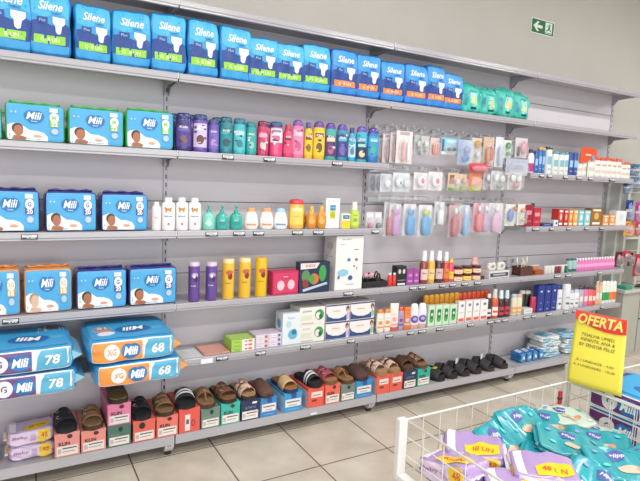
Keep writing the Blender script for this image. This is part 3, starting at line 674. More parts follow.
# cup of tools, wooden basket of brushes
X, W, H = 2.342, 0.096, 0.060
t = thing('tool_cup', 'grey metal cup holding scissors and tweezers', 'cup', (X, -.17, ZS[5]))
bm = bmesh.new(); lathe(bm, [(0, 0), (.9, 0), (1, 1), (.93, 1), (.85, .05), (0, .05)], .026, .026, 0, .055, 16); obj('cup_wall', bm, mat('#a8a8ac', .3, .6), t, True)
for i, (dx, dy, lean, ln) in enumerate([(-.012, 0, -.35, .12), (.0, .008, -.1, .13), (.01, -.008, .15, .125), (.004, .004, .35, .11)]):
    s_ = thing('nail_scissors' if i % 2 == 0 else 'tweezers', ['dark scissors leaning left in the metal cup', 'slim steel tweezers in the middle of the metal cup', 'dark scissors upright in the metal cup', 'steel tweezers leaning right in the metal cup'][i], 'scissors' if i % 2 == 0 else 'tweezers', (X + dx, -.17 + dy, ZS[5] + .005))
    bm = bmesh.new(); ex, ez = ln * math.sin(lean), ln * math.cos(lean)
    tube(bm, [(0, 0, 0), (ex * .6, 0, ez * .6)], .002, 5); tube(bm, [(.004, 0, 0), (ex * .6, 0, ez * .6)], .002, 5); obj('blades', bm, mat('#8a8a90', .3, .8), s_)
    for q in (-1, 1):
        bm = bmesh.new(); cx, cz = ex * .8 + q * .009, ez * .8
        if i % 2 == 0: tube(bm, [(cx + .008 * math.cos(a), 0, cz + .012 * math.sin(a)) for a in [2 * PI * k / 10 for k in range(11)]], .002, 5); obj('finger_ring', bm, plastic('#2a2a2e'), s_)
        else: tube(bm, [(ex * .6, 0, ez * .6), (ex * .8 + q * .004, 0, ez * .8), (ex, 0, ez)], .0016, 5); obj('arm', bm, mat('#9a9aa0', .3, .8), s_)
X, W, H = 2.481, 0.147, 0.090
W = .13
t = thing('wooden_basket', 'dark brown open box holding pale combs and brushes', 'box', (X, -.17, ZS[5]))
bm = bmesh.new(); hh = .06
box(bm, -W / 2, W / 2, -.04, .04, 0, .005); box(bm, -W / 2, W / 2, -.044, -.038, 0, hh); box(bm, -W / 2, W / 2, .038, .044, 0, hh); box(bm, -W / 2, -W / 2 + .005, -.04, .04, 0, hh); box(bm, W / 2 - .005, W / 2, -.04, .04, 0, hh)
obj('box_wall', bm, mat('#5a3428', .6, noise=.15), t)
rs = random.Random(8)
for i in range(7):
    a = rs.uniform(-.5, .5); ln = rs.uniform(.09, .125); bx = X - W * .36 + W * .12 * i
    s_ = thing('nail_brush', 'cream-handled brush standing in the brown box, %s from the left' % ORD[i], 'brush', (bx, -.17 + rs.uniform(-.02, .02), ZS[5] + .006), 0, 'brushes in the brown box')
    bm = bmesh.new(); tube(bm, [(0, 0, 0), (ln * .7 * math.sin(a), 0, ln * .7 * math.cos(a))], .003, 6); obj('handle', bm, plastic('#d8cfc4'), s_)
    bm = bmesh.new(); tube(bm, [(ln * .7 * math.sin(a), 0, ln * .7 * math.cos(a)), (ln * math.sin(a), 0, ln * math.cos(a))], .0062, 6); obj('bristle_head', bm, mat('#e6dfd4', .8), s_)
X, W, H = 2.621, 0.109, 0.047
t = thing('orange_tray', 'shallow orange-brown tray of lip balms next to the brown box', 'tray', (X, -.17, ZS[5]))
bm = bmesh.new(); box(bm, -.045, .045, -.04, .04, 0, .004); box(bm, -.045, .045, -.042, -.038, 0, .028); box(bm, -.045, .045, .038, .042, 0, .028); box(bm, -.047, -.043, -.04, .04, 0, .028); box(bm, .043, .047, -.04, .04, 0, .028); obj('tray_body', bm, plastic('#a8502c'), t)
for i in range(5):
    bottle('lip_balm', 'white-topped lip balm in the orange-brown tray, %s from the left' % ORD[i], 'lip balm', X - .034 + .017 * i, .013, .058, ZS[5] + .0045, 'can', '#d8926a', '#f0e6dc', (), Y=-.17, n=10, group='lip balms in the orange-brown tray')
X0, W0, H0 = 2.804, 0.262, 0.061
for i in range(7):
    bottle('nail_care_bottle', 'small white-capped bottle between lip balms and teal bottles, %s from the left' % ORD[i], 'bottle', X0 - W0 / 2 + W0 / 7 * (i + .5), W0 / 7 * .85, H0 * .95, ZS[5], 'can', ['#e8e4e0', '#e8e4e0', '#dfe8e0', '#8a2f3c', '#8a2f3c', '#d8e4d8', '#2f6a4c'][i], '#f2f2f0', (), Y=-.205, n=12, group='small white-capped bottles')
X0, W0, H0 = 2.982, 0.101, 0.099
for i in range(2):
    bottle('mouthwash_bottle', ['left', 'right'][i] + ' pale teal bottle with dark green cap beside the pink row', 'bottle', X0 - W0 / 4 + W0 / 2 * i, W0 / 2 * .93, H0, ZS[5], 'can', '#a8ccc8', '#1f5f58', [('r', -.7, .7, -.9, -.5, '#3a5a60', 'label')], Y=-.205, n=14, group='pale teal bottles')
X0, W0, H0 = 3.276, 0.492, 0.100
for i in range(14):
    bottle('nail_polish_remover', 'pink bottle with white cap in the long pink row, %s from the left' % ORD[i], 'bottle', X0 - W0 / 2 + W0 / 14 * (i + .5), W0 / 14 * .93, H0, ZS[5], 'slim', '#e07ab8', '#f6eef4', [('r', -.8, .8, -.4, .1, '#f0a8d4', 'label')], Y=-.205, n=14, group='pink bottles in a row')

# ================================================================ ROW 6 (boxes, cartons, sunscreens)
cit('flat_white_box', 'flat white box lying on the lower shelf next to the orange-banded packs', 'box', 0.090, 0.110, -0.008, ZS[6], .17, '#d8dcdc', [('r', .3, .8, -.3, .4, '#6a8a7a', 'text_print')], [('r', -.9, .9, -.8, .85, '#a8b4bc', 'top_print')])
X, W, H = 0.217, 0.136, 0.009
for k in range(2): cit('salmon_box', 'flat salmon pink box lying on the shelf, %s of two' % ['bottom', 'top'][k], 'box', X - .004 * k, W, H / 2 - .0005, ZS[6] + k * H / 2, .16, '#dc9a8c', [('r', -.8, -.3, -.4, .4, '#e8b4a8', 'text_print'), ('r', .3, .34, -.8, .8, '#b8503c', 'red_line')], [('r', -.9, .9, -.9, .9, '#e0a294', 'top_print')], rz=.02 * k)
X, W, H = 0.353, 0.127, 0.061
for k in range(3): cit('lime_tea_box', 'lime green and white small box, %s of a stack of three' % ['bottom', 'middle', 'top'][k], 'box', X, W, H / 3 - .0005, ZS[6] + k * H / 3, .12, '#a8cf5a', [('r', -.1, 1, -1, 1, '#efece8', 'white_print'), ('t', 'chá', -.5, 0, .5, .5, '#4f7a2a'), ('e', .62, 0, .2, .6, '#e07a4a', 'orange_fruit_print'), ('e', .25, 0, .12, .4, '#d84a3a')], [('r', -.9, .9, -.9, .9, '#b4d868', 'top_print')])
X, W, H = 0.497, 0.151, 0.074
for k in range(3):
    for q in range(2): cit('lilac_soap_box', 'lilac and white soap box, %s in its stack, %s stack' % (['bottom', 'middle', 'top'][k], ['left', 'right'][q]), 'soap box', X - W / 4 + W / 2 * q, W / 2 - .001, H / 3 - .0005, ZS[6] + k * H / 3, .10, '#dccfdf', [('r', -.8, .2, -.6, .6, '#f0e6ee', 'white_print'), ('t', 'baby', -.3, 0, .8, .5, '#8a70a8'), ('e', .6, 0, .22, .6, ['#c86a5a', '#4a6a9c'][q], 'picture_print')])
cit('cotton_box', 'pale blue and white upright box left of the green-lettered cartons', 'box', 0.627, 0.103, 0.174, ZS[6], .09, '#dfe6ea', [('t', 'Care', 0, .7, .8, .12, '#7ab0cc'), ('e', .2, -.35, .55, .32, '#6ab4d4', 'blue_swirl_print'), ('e', .35, -.2, .3, .18, '#2f78a8', 'blue_swirl_print'), ('e', -.3, .3, .3, .2, '#b8d4e0', 'faint_print')], left=[('e', 0, .3, .5, .3, '#5fa0c8', 'blue_ring_print')])
X, W, H = 0.756, 0.158, 0.196
for k in range(2): cit('wipes_carton', 'white carton with green ball print, %s of its stack' % ['bottom', 'top'][k], 'carton', X, W, H / 2 - .0005, ZS[6] + k * H / 2, .12, '#e8e6de', [('t', 'JOHN', -.45, .55, .7, .25, '#3a6a4c') if k else ('t', 'JOHN', -.45, .55, .6, .18, '#9aa890'), ('e', .55, .1, .36, .62, '#3f9a5a', 'green_ball_print'), ('e', .45, .0, .2, .4, '#e8e0d8', 'white_print'), ('e', .65, -.1, .14, .3, '#1f6a4a'), ('r', -.85, -.05, -.4, .1, '#d8dcc8', 'text_print'), ('r', -.85, .1, -.85, -.75, '#c8a8a0', 'text_print')])
for q, (X, W, H) in enumerate([(0.921, 0.154, 0.200), (1.087, 0.166, 0.201)]):
    for k in range(2): cit('napkin_carton', 'white carton with navy swoosh and brown-haired figure, %s of %s stack' % (['bottom', 'top'][k], ['left', 'right'][q]), 'carton', X, W, H / 2 - .0005, ZS[6] + k * H / 2, .11, '#f0e8e6',
        [('p', [(-1, .1), (-.8, -.35), (-.4, -.6), (.1, -.65), (.5, -.5), (.75, -.2), (.75, -.95), (-1, -.95)], '#2b4a80', 'navy_swoosh'), ('r', -1, 1, .82, .98, '#3a4a78', 'navy_edge'), ('e', -.15, .25, .45, .2, '#f8efe8', 'oval_print'), ('t', 'Fofinho', -.15, .25, .7, .2, '#a86a4a', .2), ('e', .82, .4, .14, .35, '#6a4638', 'hair_print'), ('e', .83, .25, .09, .2, '#d8a890', 'face_print'), ('e', .85, -.4, .14, .4, '#8fc0a0' if q else '#c8b8d8', 'shirt_print')])
su = [(1.227, 0.048, 0.142, 'oval', '#f4efe8', '#ee8a2e', '#ee9a4a', 'slim white sunscreen with orange cap beside the navy cartons'), (1.279, 0.049, 0.140, 'oval', '#f4efe8', '#ee8a2e', '#ee9a4a', 'slim white sunscreen with orange cap beside the upright tube'),
      (1.331, 0.057, 0.170, 'tube', '#f2ebe6', '#d85a3c', '#e8a89c', 'upright white tube on a coral cap'), (1.382, 0.040, 0.144, 'oval', '#b8a0c8', '#e0503a', '#6a5aa0', 'violet bottle with red cap'), (1.428, 0.051, 0.140, 'kids', '#ee7a2e', '#ee7a1e', '#c8d0d8', 'orange sunscreen bottle between violet and white ones')]
for (X, W, H, kd, bc, cc, lc, lb) in su:
    bottle('sunscreen_bottle', lb, 'sunscreen', X, W, H, ZS[6], kd, bc, cc, [('t', 'SUN', 0, .2, .8, .1, lc), ('r', -.7, .7, -.6, -.45, lc, 'label_stripe'), ('r', -.4, .4, -.3, .0, lc, 'label_print')], Y=-.207)
wv = [1.486, 0.060, 0.157, 1.550, 0.061, 0.155]
for i in range(2): bottle('lotion_bottle', ['left', 'right'][i] + ' one of two white bottles with round violet emblem', 'bottle', wv[3*i], wv[3*i+1], wv[3*i+2], ZS[6], 'oval', '#eceaf2', '#f2f2f6', [('e', 0, -.25, .75, .3, '#5a4aa0', 'violet_emblem'), ('e', 0, -.22, .4, .14, '#b8b0dc', 'pale_emblem'), ('r', -.8, .8, -.92, -.7, '#e8a08c', 'coral_stripe')], Y=-.207, group='white bottles with violet emblem')
gv = [1.616, 0.054, 0.134, 1.677, 0.059, 0.132, 1.738, 0.056, 0.131, 1.801, 0.061, 0.125]
for i in range(4): cit('repellent_card_box', 'white box with dark green print, %s of four from the left' % ORD[i], 'box', gv[3*i], gv[3*i+1] * .97, gv[3*i+2], ZS[6], .035, '#cfe6c8', [('r', -.5, .6, -.5, .6, '#1f7f4a', 'green_print'), ('e', .1, .15, .3, .15, '#d8f0d0', 'label_name'), ('e', 0, -.45, .5, .2, '#4fb04a', 'leaf_print')], group='white and green boxes')
X0, W0, H0 = 1.766, 0.306, 0.188
for i in range(7): bottle('repellent_bottle', 'amber-capped orange bottle behind the green-print boxes, %s from the left' % ORD[i], 'bottle', X0 - W0 / 2 + W0 / 7 * (i + .5), W0 / 7 * .98, H0, ZS[6], 'kids', '#eb9a2a', '#f0b030', (), Y=-.14, n=12, group='amber-capped bottles behind')
rv = [1.872, 0.058, 0.140, 1.939, 0.059, 0.141, 2.008, 0.060, 0.139, 2.078, 0.071, 0.137]
for i in range(4): cit('repellent_card_box', 'white box with coral foot and grey oval, %s of four from the left' % ORD[i], 'box', rv[3*i], rv[3*i+1] * .95, rv[3*i+2], ZS[6], .035, '#f2efee', [('r', -.8, .8, -.9, -.6, '#e86a4a', 'coral_print'), ('e', .1, .6, .45, .14, '#7a86a8', 'oval_print'), ('r', -.5, .6, -.1, .0, '#d8c8c4', 'text_print')], group='white and coral boxes')
X0, W0, H0 = 2.055, 0.293, 0.182
for i in range(7): bottle('repellent_bottle', 'red-orange capped bottle behind the coral-foot boxes, %s from the left' % ORD[i], 'bottle', X0 - W0 / 2 + W0 / 7 * (i + .5), W0 / 7 * .98, H0, ZS[6], 'kids', '#e8522e', '#ee5a30', (), Y=-.14, n=12, group='red-capped bottles behind')
mx = [(2.133, 0.043, 0.171, 'slim', '#2a2a30', '#f0ece8', '#e8e4e0', 'black and white bottle with pale cap'), (2.186, 0.058, 0.202, 'spray', '#d85a30', '#dcd6d2', '#f2ece8', 'orange spray bottle with clear cap'),
      (2.248, 0.055, 0.188, 'spray', '#3a2028', '#dfeaf2', '#c83a4a', 'dark spray bottle with pale blue cap'), (2.307, 0.055, 0.184, 'spray', '#3a2028', '#cfe6f2', '#c83a4a', 'dark spray bottle with sky blue cap'),
      (2.382, 0.051, 0.154, 'kids', '#e8e0c8', '#b8c0d4', '#e8a868', 'cream bottle with grey-blue cap'), (2.435, 0.050, 0.150, 'kids', '#e8dcc4', '#e0b090', '#e8a868', 'cream bottle with beige cap')]
for (X, W, H, kd, bc, cc, lc, lb) in mx: bottle('repellent_bottle', lb + ' on the sunscreen shelf', 'bottle', X, W, H, ZS[6], kd, bc, cc, [('r', -.7, .7, -.8, -.2, lc, 'label'), ('r', -.5, .5, -.6, -.45, bc, 'text_print')], Y=-.207, n=14)
cit('ointment_box', 'small white carton lying at the start of the dark bottles', 'box', 2.525, 0.086, 0.037, ZS[6], .06, '#e6e6e2', [('r', -.7, .7, -.2, .4, '#c8ccc8', 'text_print')])
dk = [(2.533, 0.053, 0.158, '#1f4a34', '#dfe8e0'), (2.592, 0.054, 0.153, '#3a1f2c', '#e8e0dc')]
for i, (X, W, H, bc, cc) in enumerate(dk): bottle('serum_bottle', ['dark green bottle with pale cap behind the small carton', 'dark plum bottle with pale cap'][i], 'bottle', X, W, H, ZS[6], 'kids', bc, cc, (), Y=-.15, n=14)
bottle('serum_bottle', 'crimson bottle beside the tall dark blue boxes', 'bottle', 2.593, 0.052, 0.117, ZS[6], 'kids', '#b82a50', '#c83a5c', (), Y=-.2, n=14)
bb = [2.651, 0.072, 0.197, 2.726, 0.067, 0.193, 2.798, 0.069, 0.196]
for i in range(3): cit('toothpaste_box', 'tall dark blue box with white print, %s of three from the left' % ORD[i], 'box', bb[3*i], bb[3*i+1] * .96, bb[3*i+2], ZS[6], .045, '#26388a', [('e', 0, .55, .35, .07, '#c8d4ec', 'name_print'), ('e', 0, -.3, .3, .08, '#5a78b8', 'emblem'), ('r', -.4, .4, -.8, -.74, '#9ab0dc', 'text_print')], group='tall dark blue boxes')
ws = [(2.871, 0.052, 0.184, '#e8e8ec', '#2c2f6a', 'kids'), (2.943, 0.071, 0.191, '#eef0f2', '#e8eaee', 'can'), (3.015, 0.054, 0.140, '#ececf0', '#b8b4d4', 'oval'), (3.075, 0.055, 0.140, '#ececf0', '#c8c8dc', 'oval')]
wn = ['white bottle with tall navy cap beside the dark blue boxes', 'tall all-white bottle near the dark blue boxes', 'shorter white bottle with lilac cap', 'white bottle with grey lilac cap left of the dark caps']
for i, (X, W, H, bc, cc, kd) in enumerate(ws): bottle('deodorant_bottle', wn[i], 'bottle', X, W, H, ZS[6], kd, bc, cc, [('e', 0, -.5, .4, .1, '#6a6a80', 'emblem'), ('r', -.4, .4, -.1, .0, '#a8a8bc', 'text_print')], Y=-.207, n=14)
cs = [(3.131, 0.050, 0.163, '#b8b8c0', '#30303a'), (3.187, 0.050, 0.160, '#e07ab0', '#30203a'), (3.244, 0.051, 0.156, '#ec6a6a', '#38303a'), (3.294, 0.041, 0.145, '#e8504a', '#48303a'), (3.335, 0.042, 0.191, '#e0b898', '#c8a890'), (3.379, 0.033, 0.180, '#e0c0a0', '#d0b8a0')]
cn = ['grey bottle with black cap', 'pink bottle with black cap', 'coral bottle with dark cap', 'red bottle with dark cap', 'tall beige bottle', 'slim beige bottle']
for i, (X, W, H, bc, cc) in enumerate(cs): bottle('hair_cream_bottle', cn[i] + ' at the right part of the sunscreen shelf', 'bottle', X, W, H, ZS[6], 'oval', bc, cc, [('r', -.5, .5, -.5, .0, '#f0e0dc', 'label')], Y=-.207, n=12)
ge = [3.418, 0.047, 0.186, 3.466, 0.044, 0.183, 3.514, 0.044, 0.180, 3.560, 0.045, 0.177]
for i in range(4): bottle('mouthwash_bottle', ['green-bodied', 'green-bodied', 'orange-bodied', 'orange-bodied'][i] + ' bottle with white upper half, %s of four at the shelf end' % ORD[i], 'bottle', ge[3*i], ge[3*i+1], ge[3*i+2], ZS[6], 'oval', '#e8ece0', '#f0f2ec', [('r', -.9, .9, -.7, .0, ['#2f9a5a', '#2f9a5a', '#e8843a', '#e8703a'][i], 'label')], Y=-.207, n=12)

# ================================================================ RIGHT-HAND BAY, ROWS 3 AND 4
X, W, H = 2.427, 0.056, 0.160
bottle('roll_on_bottle', 'magenta and white bottle with dark cap at the left of the blue cans', 'bottle', X, W, H, ZS[3], 'slim', '#efe2e8', '#4a2a4c', [('r', -.9, .9, -.9, -.2, '#b8307c', 'label')], Y=-.207, n=14)
r3 = [(2.479, 0.036, 0.150, '#2a6ab0', '#2a4f98', 'slim blue can beside the magenta bottle'), (2.517, 0.034, 0.179, '#3a78c0', '#d8a840', 'blue can with golden cap'), (2.553, 0.031, 0.178, '#2f6fb8', '#d8a840', 'second blue can with golden cap'),
      (2.603, 0.057, 0.185, '#eceeea', '#2a3a44', 'white can with dark cap, tallest of the white ones'), (2.674, 0.059, 0.155, '#eceeea', '#3a98a8', 'white can with teal cap, left one'), (2.741, 0.058, 0.155, '#eceeea', '#3a98a8', 'white can with teal cap, middle one'), (2.798, 0.044, 0.159, '#eceeea', '#2f8a98', 'white can with teal cap, right one'),
      (2.848, 0.048, 0.162, '#2f4fa0', '#26408c', 'royal blue can left of its twin'), (2.901, 0.049, 0.165, '#2f4fa0', '#26408c', 'royal blue can beside the red-capped bottles')]
for (X, W, H, bc, cc, lb) in r3: bottle('deodorant_can', lb, 'can', X, W, H, ZS[3], 'can', bc, cc, [('r', -.5, .5, -.3, .3, '#7ab8c8' if bc == '#eceeea' else '#9ac0e8', 'label'), ('r', -.3, .3, -.7, -.6, '#a8b0b8', 'text_print')], Y=-.207, n=14)
rc = [2.961, 0.052, 0.165, 3.023, 0.065, 0.190, 3.095, 0.066, 0.195, 3.169, 0.061, 0.148, 3.240, 0.068, 0.148, 3.309, 0.057, 0.152, 3.373, 0.058, 0.148, 3.438, 0.059, 0.151, 3.506, 0.060, 0.128, 3.565, 0.050, 0.131]
for i in range(10): bottle('powder_bottle', 'white bottle with red-orange cap under the top shelves, %s from the left' % ORD[i], 'bottle', rc[3*i], rc[3*i+1], rc[3*i+2], ZS[3], 'kids', '#eeebe2', '#e8eae4' if i == 0 else '#d8502e', [('r', -.6, .6, -.6, -.3, '#d8c8c0', 'text_print'), ('r', -.5, .5, .1, .3, '#c8a8a0', 'label_name')], Y=-.207, n=14, group='white bottles with red caps' if i else None)
X, W, Z0, H = 3.019, 0.188, 1.574, 0.115
t = thing('promo_topper', 'orange-red shelf topper on a stick above the white bottles', 'display topper', (X, -.235, ZS[3]))
bm = bmesh.new(); hz = Z0 - ZS[3]
v1 = [(-W / 2, hz), (-W / 2, hz + H * .9), (0, hz + H), (W / 2, hz + H * .85), (W / 2, hz + H * .3), (W * .1, hz + H * .25), (-W * .1, hz)]
A = [bm.verts.new((a, -.001, b)) for a, b in v1]; B = [bm.verts.new((a, .001, b)) for a, b in v1]
bm.faces.new(A); bm.faces.new(B[::-1])
for i in range(len(v1)):
    k = (i + 1) % len(v1); bm.faces.new((A[i], B[i], B[k], A[k]))
obj('card', bm, card('#dc5228'), t)
fF = lambda u, v, off=0.0: Vector((u * W / 2, -.001 - off, hz + H / 2 + v * H / 2))
deco(fF, t, [('r', -.4, .3, -.1, .1, '#f2d0b8', 'text_print'), ('e', .6, -.3, .2, .3, '#7a9ac8', 'blue_print')])
bm = bmesh.new(); tube(bm, [(0, .003, .0), (0, .003, hz + H * .5)], .0022, 6); obj('stick', bm, plastic('#6a6058'), t)
# row 4
X, W, H = 2.445, 0.077, 0.149
cit('supplement_box', 'dark red box at the left end of the short right-hand shelf', 'box', X, W, H, ZS[4], .05, '#9a2038', [('r', -.6, .6, .1, .5, '#d8889a', 'text_print'), ('r', -.6, .6, -.6, -.4, '#c8506a', 'text_print')])
X, W, H = 2.529, 0.079, 0.129
cit('supplement_box', 'bright crimson box beside the dark red box', 'box', X, W, H, ZS[4], .05, '#b8283c', [('r', -.6, .6, .1, .5, '#e0a0a8', 'text_print'), ('r', -.6, .6, -.6, -.4, '#d86070', 'text_print')])
bottle('syrup_bottle', 'dark-capped bottle rising behind the crimson boxes', 'bottle', 2.578, 0.048, 0.160, ZS[4], 'slim', '#8a2434', '#3a2a34', (), Y=-.14, n=12)
X, W, H = 2.646, 0.119, 0.023
cit('blue_flat_case', 'low navy blue packet lying next to the crimson boxes', 'packet', X, W, .02, ZS[4], .08, '#28387a', [('r', -.6, .6, -.3, .3, '#8a9ad0', 'text_print')])
cit('small_white_case', 'tiny white box with blue mark beside the navy packet', 'box', 2.743, 0.056, 0.044, ZS[4], .04, '#e4e8ee', [('e', 0, 0, .4, .4, '#3a5a9c')])
rw = [(2.787, 0.056, 0.124, '#c83a34', 'red carton beside the tiny white box'), (2.847, 0.051, 0.121, '#b82c38', 'crimson carton left of the orange ones'), (2.901, 0.046, 0.121, '#e88a3a', 'orange carton, left of the pair'), (2.957, 0.053, 0.118, '#efa84a', 'amber carton, right of the pair'),
      (3.022, 0.065, 0.115, '#7ac4d4', 'sky blue carton next to the amber one'), (3.097, 0.073, 0.116, '#8acbd8', 'pale blue carton next to the brown one'), (3.206, 0.137, 0.135, '#9a6a2c', 'wide brown carton with golden print'), (3.330, 0.077, 0.082, '#e0985a', 'low peach carton right of the brown one'), (3.414, 0.078, 0.083, '#e89a52', 'low orange carton near the shelf end'), (3.528, 0.141, 0.115, '#e8e8ea', 'plain white carton at the shelf end')]
for i, (X, W, H, bc, lb) in enumerate(rw):
    cit('hair_dye_box', lb, 'box', X, W * .97, H, ZS[4], .06, bc, [('e', 0, .1, .45, .4, ['#f0c8b0', '#e8b0a0', '#fbd8a0', '#fde0a8', '#e8f4f8', '#e8f4f8', '#d8b060', '#f8e0c8', '#f8d8b0', '#dcdce0'][i], 'portrait_print'), ('r', -.7, .7, -.85, -.6, '#f2ece4', 'text_print'), ('r', -.7, .7, .65, .85, '#f6efe8', 'name_print')])
X, W, H = 3.368, 0.162, 0.133
# flat two-part hanging cards on the lip beside the hooks (row 4, middle bay)
hs = [(1.119, 0.063, 1.077, 0.116, '#c8788a', 'small hanging pack with a pink bow'), (1.179, 0.050, 1.076, 0.117, '#2f6a80', 'small hanging pack with a dark teal bow')]

# ================================================================ HOOKS AND BLISTER PACKS
CLEAR = mat('#eef0f4', .12, alpha=.2, coat=.25)
def blister(name, label, X, W, Z0, H, Y, cardcol, shapes, bag=False, group=None, rz=0.0, hz=None):
    """hanging pack: card, plastic bubble or bag, and its contents; shapes = (kind, u, v, ru, rv, colour, part)"""
    t = thing(name, label, 'blister pack', (X, Y, Z0), rz, group)
    bm = bmesh.new(); box(bm, -W / 2, W / 2, -.0006, .0006, 0, H, .0003)
    obj('backing_card', bm, card(cardcol), t)
    for i, s_ in enumerate(shapes):
        kd, u, v, ru, rv, c, nm = s_
        cx, cz = u * W / 2, H / 2 + v * H / 2; rx, rz_ = ru * W / 2, rv * H / 2
        bm = bmesh.new()
        if kd == 'e':
            lathe(bm, [(0, -1), (.5, -.87), (.87, -.5), (1, 0), (.87, .5), (.5, .87), (0, 1)], rx, min(.012, rx), cz, rz_, 12, cx, -min(.012, rx) - .001 - .003 * i)
            obj(nm, bm, plastic(c), t, True)
        elif kd == 'b':
            box(bm, cx - rx, cx + rx, -.012, -.001, cz - rz_, cz + rz_, .002); obj(nm, bm, plastic(c), t)
        elif kd == 'k':      # bottle
            lathe(bm, [(0, -1), (.8, -1), (1, -.9), (1, .3), (.6, .5), (.5, .6), (0, .6)], rx, min(.02, rx), cz, rz_, 14, cx, -min(.016, rx) - .001); obj(nm, bm, plastic(c), t, True)
        elif kd == 'f':
            box(bm, cx - rx, cx + rx, -.0012, -.0006, cz - rz_, cz + rz_); obj(nm, bm, card(c), t)
    pt, F, TP, LF = soft_map(W * (.98 if bag else .86), H * (.98 if bag else .72), .044 if bag else .032, 3, int(X * 100), .001)
    bm = soft_body(pt, 8)
    for v in bm.verts: v.co.y -= .0225 if bag else .0165; v.co.z += H * (.01 if bag else .04)
    obj('clear_bag' if bag else 'clear_bubble', bm, CLEAR, t, True)
    return t
def hang(lb, q, Y, cardcol, shapes, bag=False, name='blister_pack', group=None, rz=0.0):
    X, W, Z0, H = q
    return blister(name, lb, X, W, Z0, H, Y, cardcol, shapes, bag, group, rz)
hang('small hanging pack with pink bow at the left of the hooks', (1.122, 0.056, 1.089, 0.110), -.2, '#d8ccd2', [('e', -.1, -.4, .7, .3, '#c86a84', 'bow'), ('f', 0, .6, .7, .2, '#f0eaee', 'header_print')])
hang('small hanging pack with dark teal bow at the left of the hooks', (1.178, 0.050, 1.088, 0.111), -.2, '#d4d0d6', [('e', -.1, -.4, .7, .3, '#1f6078', 'bow'), ('f', 0, .6, .7, .2, '#f0eaee', 'header_print')])
# top hook row
hp = [(1.280, 0.089, 1.486, 0.173), (1.295, 0.082, 1.487, 0.171), (1.313, 0.067, 1.488, 0.176), (1.353, 0.119, 1.486, 0.189)]
for i, q in enumerate(hp): hang('pale pink and white brush blister pack on the top hooks, %s from the left' % ORD[i], q, [-.06, -.10, -.14, -.18][i], '#e6dcdc' if i < 3 else '#ecdfdc', [('k', -.2, -.1, .2, .75, '#e0a8a8', 'brush'), ('k', .4, -.1, .16, .7, '#f2eeee', 'comb'), ('f', 0, .85, .6, .1, '#b8a8b8', 'header_print')], group='brush blister packs')
for i, q in enumerate([(1.482, 0.062, 1.544, 0.119), (1.511, 0.062, 1.545, 0.113)]): hang('grey clear blister pack on the top hooks, %s of two' % ['left', 'right'][i], q, -.15 - .03 * i, '#c4c6c6', [('e', 0, .1, .55, .35, '#d8dcd8', 'soother'), ('e', 0, -.5, .4, .2, '#a8b0ac', 'ring')])
hang('salmon striped small blister pack right of the grey pair', (1.600, 0.080, 1.545, 0.109), -.17, '#e4c8c4', [('k', -.45, -.1, .18, .7, '#e08878', 'stick'), ('k', .0, -.1, .18, .7, '#e8a090', 'stick'), ('k', .45, -.1, .18, .7, '#e08878', 'stick')])
hang('sky blue card with dark kitten print on the top hooks', (1.704, 0.148, 1.556, 0.104), -.19, '#8cc8e0', [('f', -.8, .1, .12, .7, '#3a6a90', 'side_print'), ('f', 0, -.75, .9, .2, '#eef0f0', 'white_foot_print'), ('e', -.3, -.35, .2, .25, '#3a3a48', 'kitten'), ('e', .2, -.35, .2, .25, '#3a3a48', 'kitten'), ('f', .2, .6, .6, .18, '#c0e4f2', 'name_print')])
hang('pale blue pouch with deep blue soother below the kitten card', (1.806, 0.119, 1.500, 0.155), -.215, '#a8bcdc', [('e', 0, -.45, .5, .3, '#3f78c0', 'soother'), ('e', .1, .2, .4, .3, '#8898d0', 'soother_ring')], True)
hang('clear pack with golden brown figure right of the blue pouch', (1.919, 0.083, 1.512, 0.163), -.2, '#d8d0c6', [('e', 0, .5, .7, .3, '#c8923a', 'bear_toy'), ('e', 0, -.3, .4, .3, '#d0d0d4', 'ring')])
hang('clear pack with orange-brown bottle shapes on the top hooks', (2.027, 0.095, 1.491, 0.198), -.2, '#d4b8a0', [('k', -.3, -.05, .28, .6, '#d07828', 'teether'), ('k', .35, .1, .26, .6, '#c05a2a', 'teether'), ('f', 0, -.8, .8, .14, '#b84a5c', 'red_foot_print')])
hang('white long blister with pale blue stripe on the top hooks', (2.125, 0.074, 1.502, 0.194), -.2, '#e4e6ee', [('k', 0, -.1, .35, .8, '#b8c4e4', 'thermometer')])
hang('green soother blister pack near the right-hand upright', (2.201, 0.071, 1.565, 0.117), -.2, '#dfe6e0', [('e', -.1, .35, .55, .4, '#1f8f4a', 'soother'), ('e', 0, -.5, .5, .25, '#3aa05c', 'soother_ring')])
hang('pink soother blister pack at the right end of the top hooks', (2.333, 0.118, 1.573, 0.133), -.2, '#d8ccd0', [('e', .3, 0, .5, .6, '#e090a0', 'soother'), ('k', -.5, -.2, .14, .6, '#4a4a5a', 'clip')])
hang('lilac grey flat packet hanging beside the magenta bottle', (2.291, 0.219, 1.453, 0.110), -.215, '#b4b8cc', [('f', 0, 0, .6, .3, '#9aa0c0', 'text_print')])
hang('bright red hat-shaped plastic soother case under the brown figure pack', (1.922, 0.158, 1.458, 0.057), -.225, '#e0485a', [('e', 0, -.1, .9, .7, '#e03a4c', 'case')], name='soother_case')
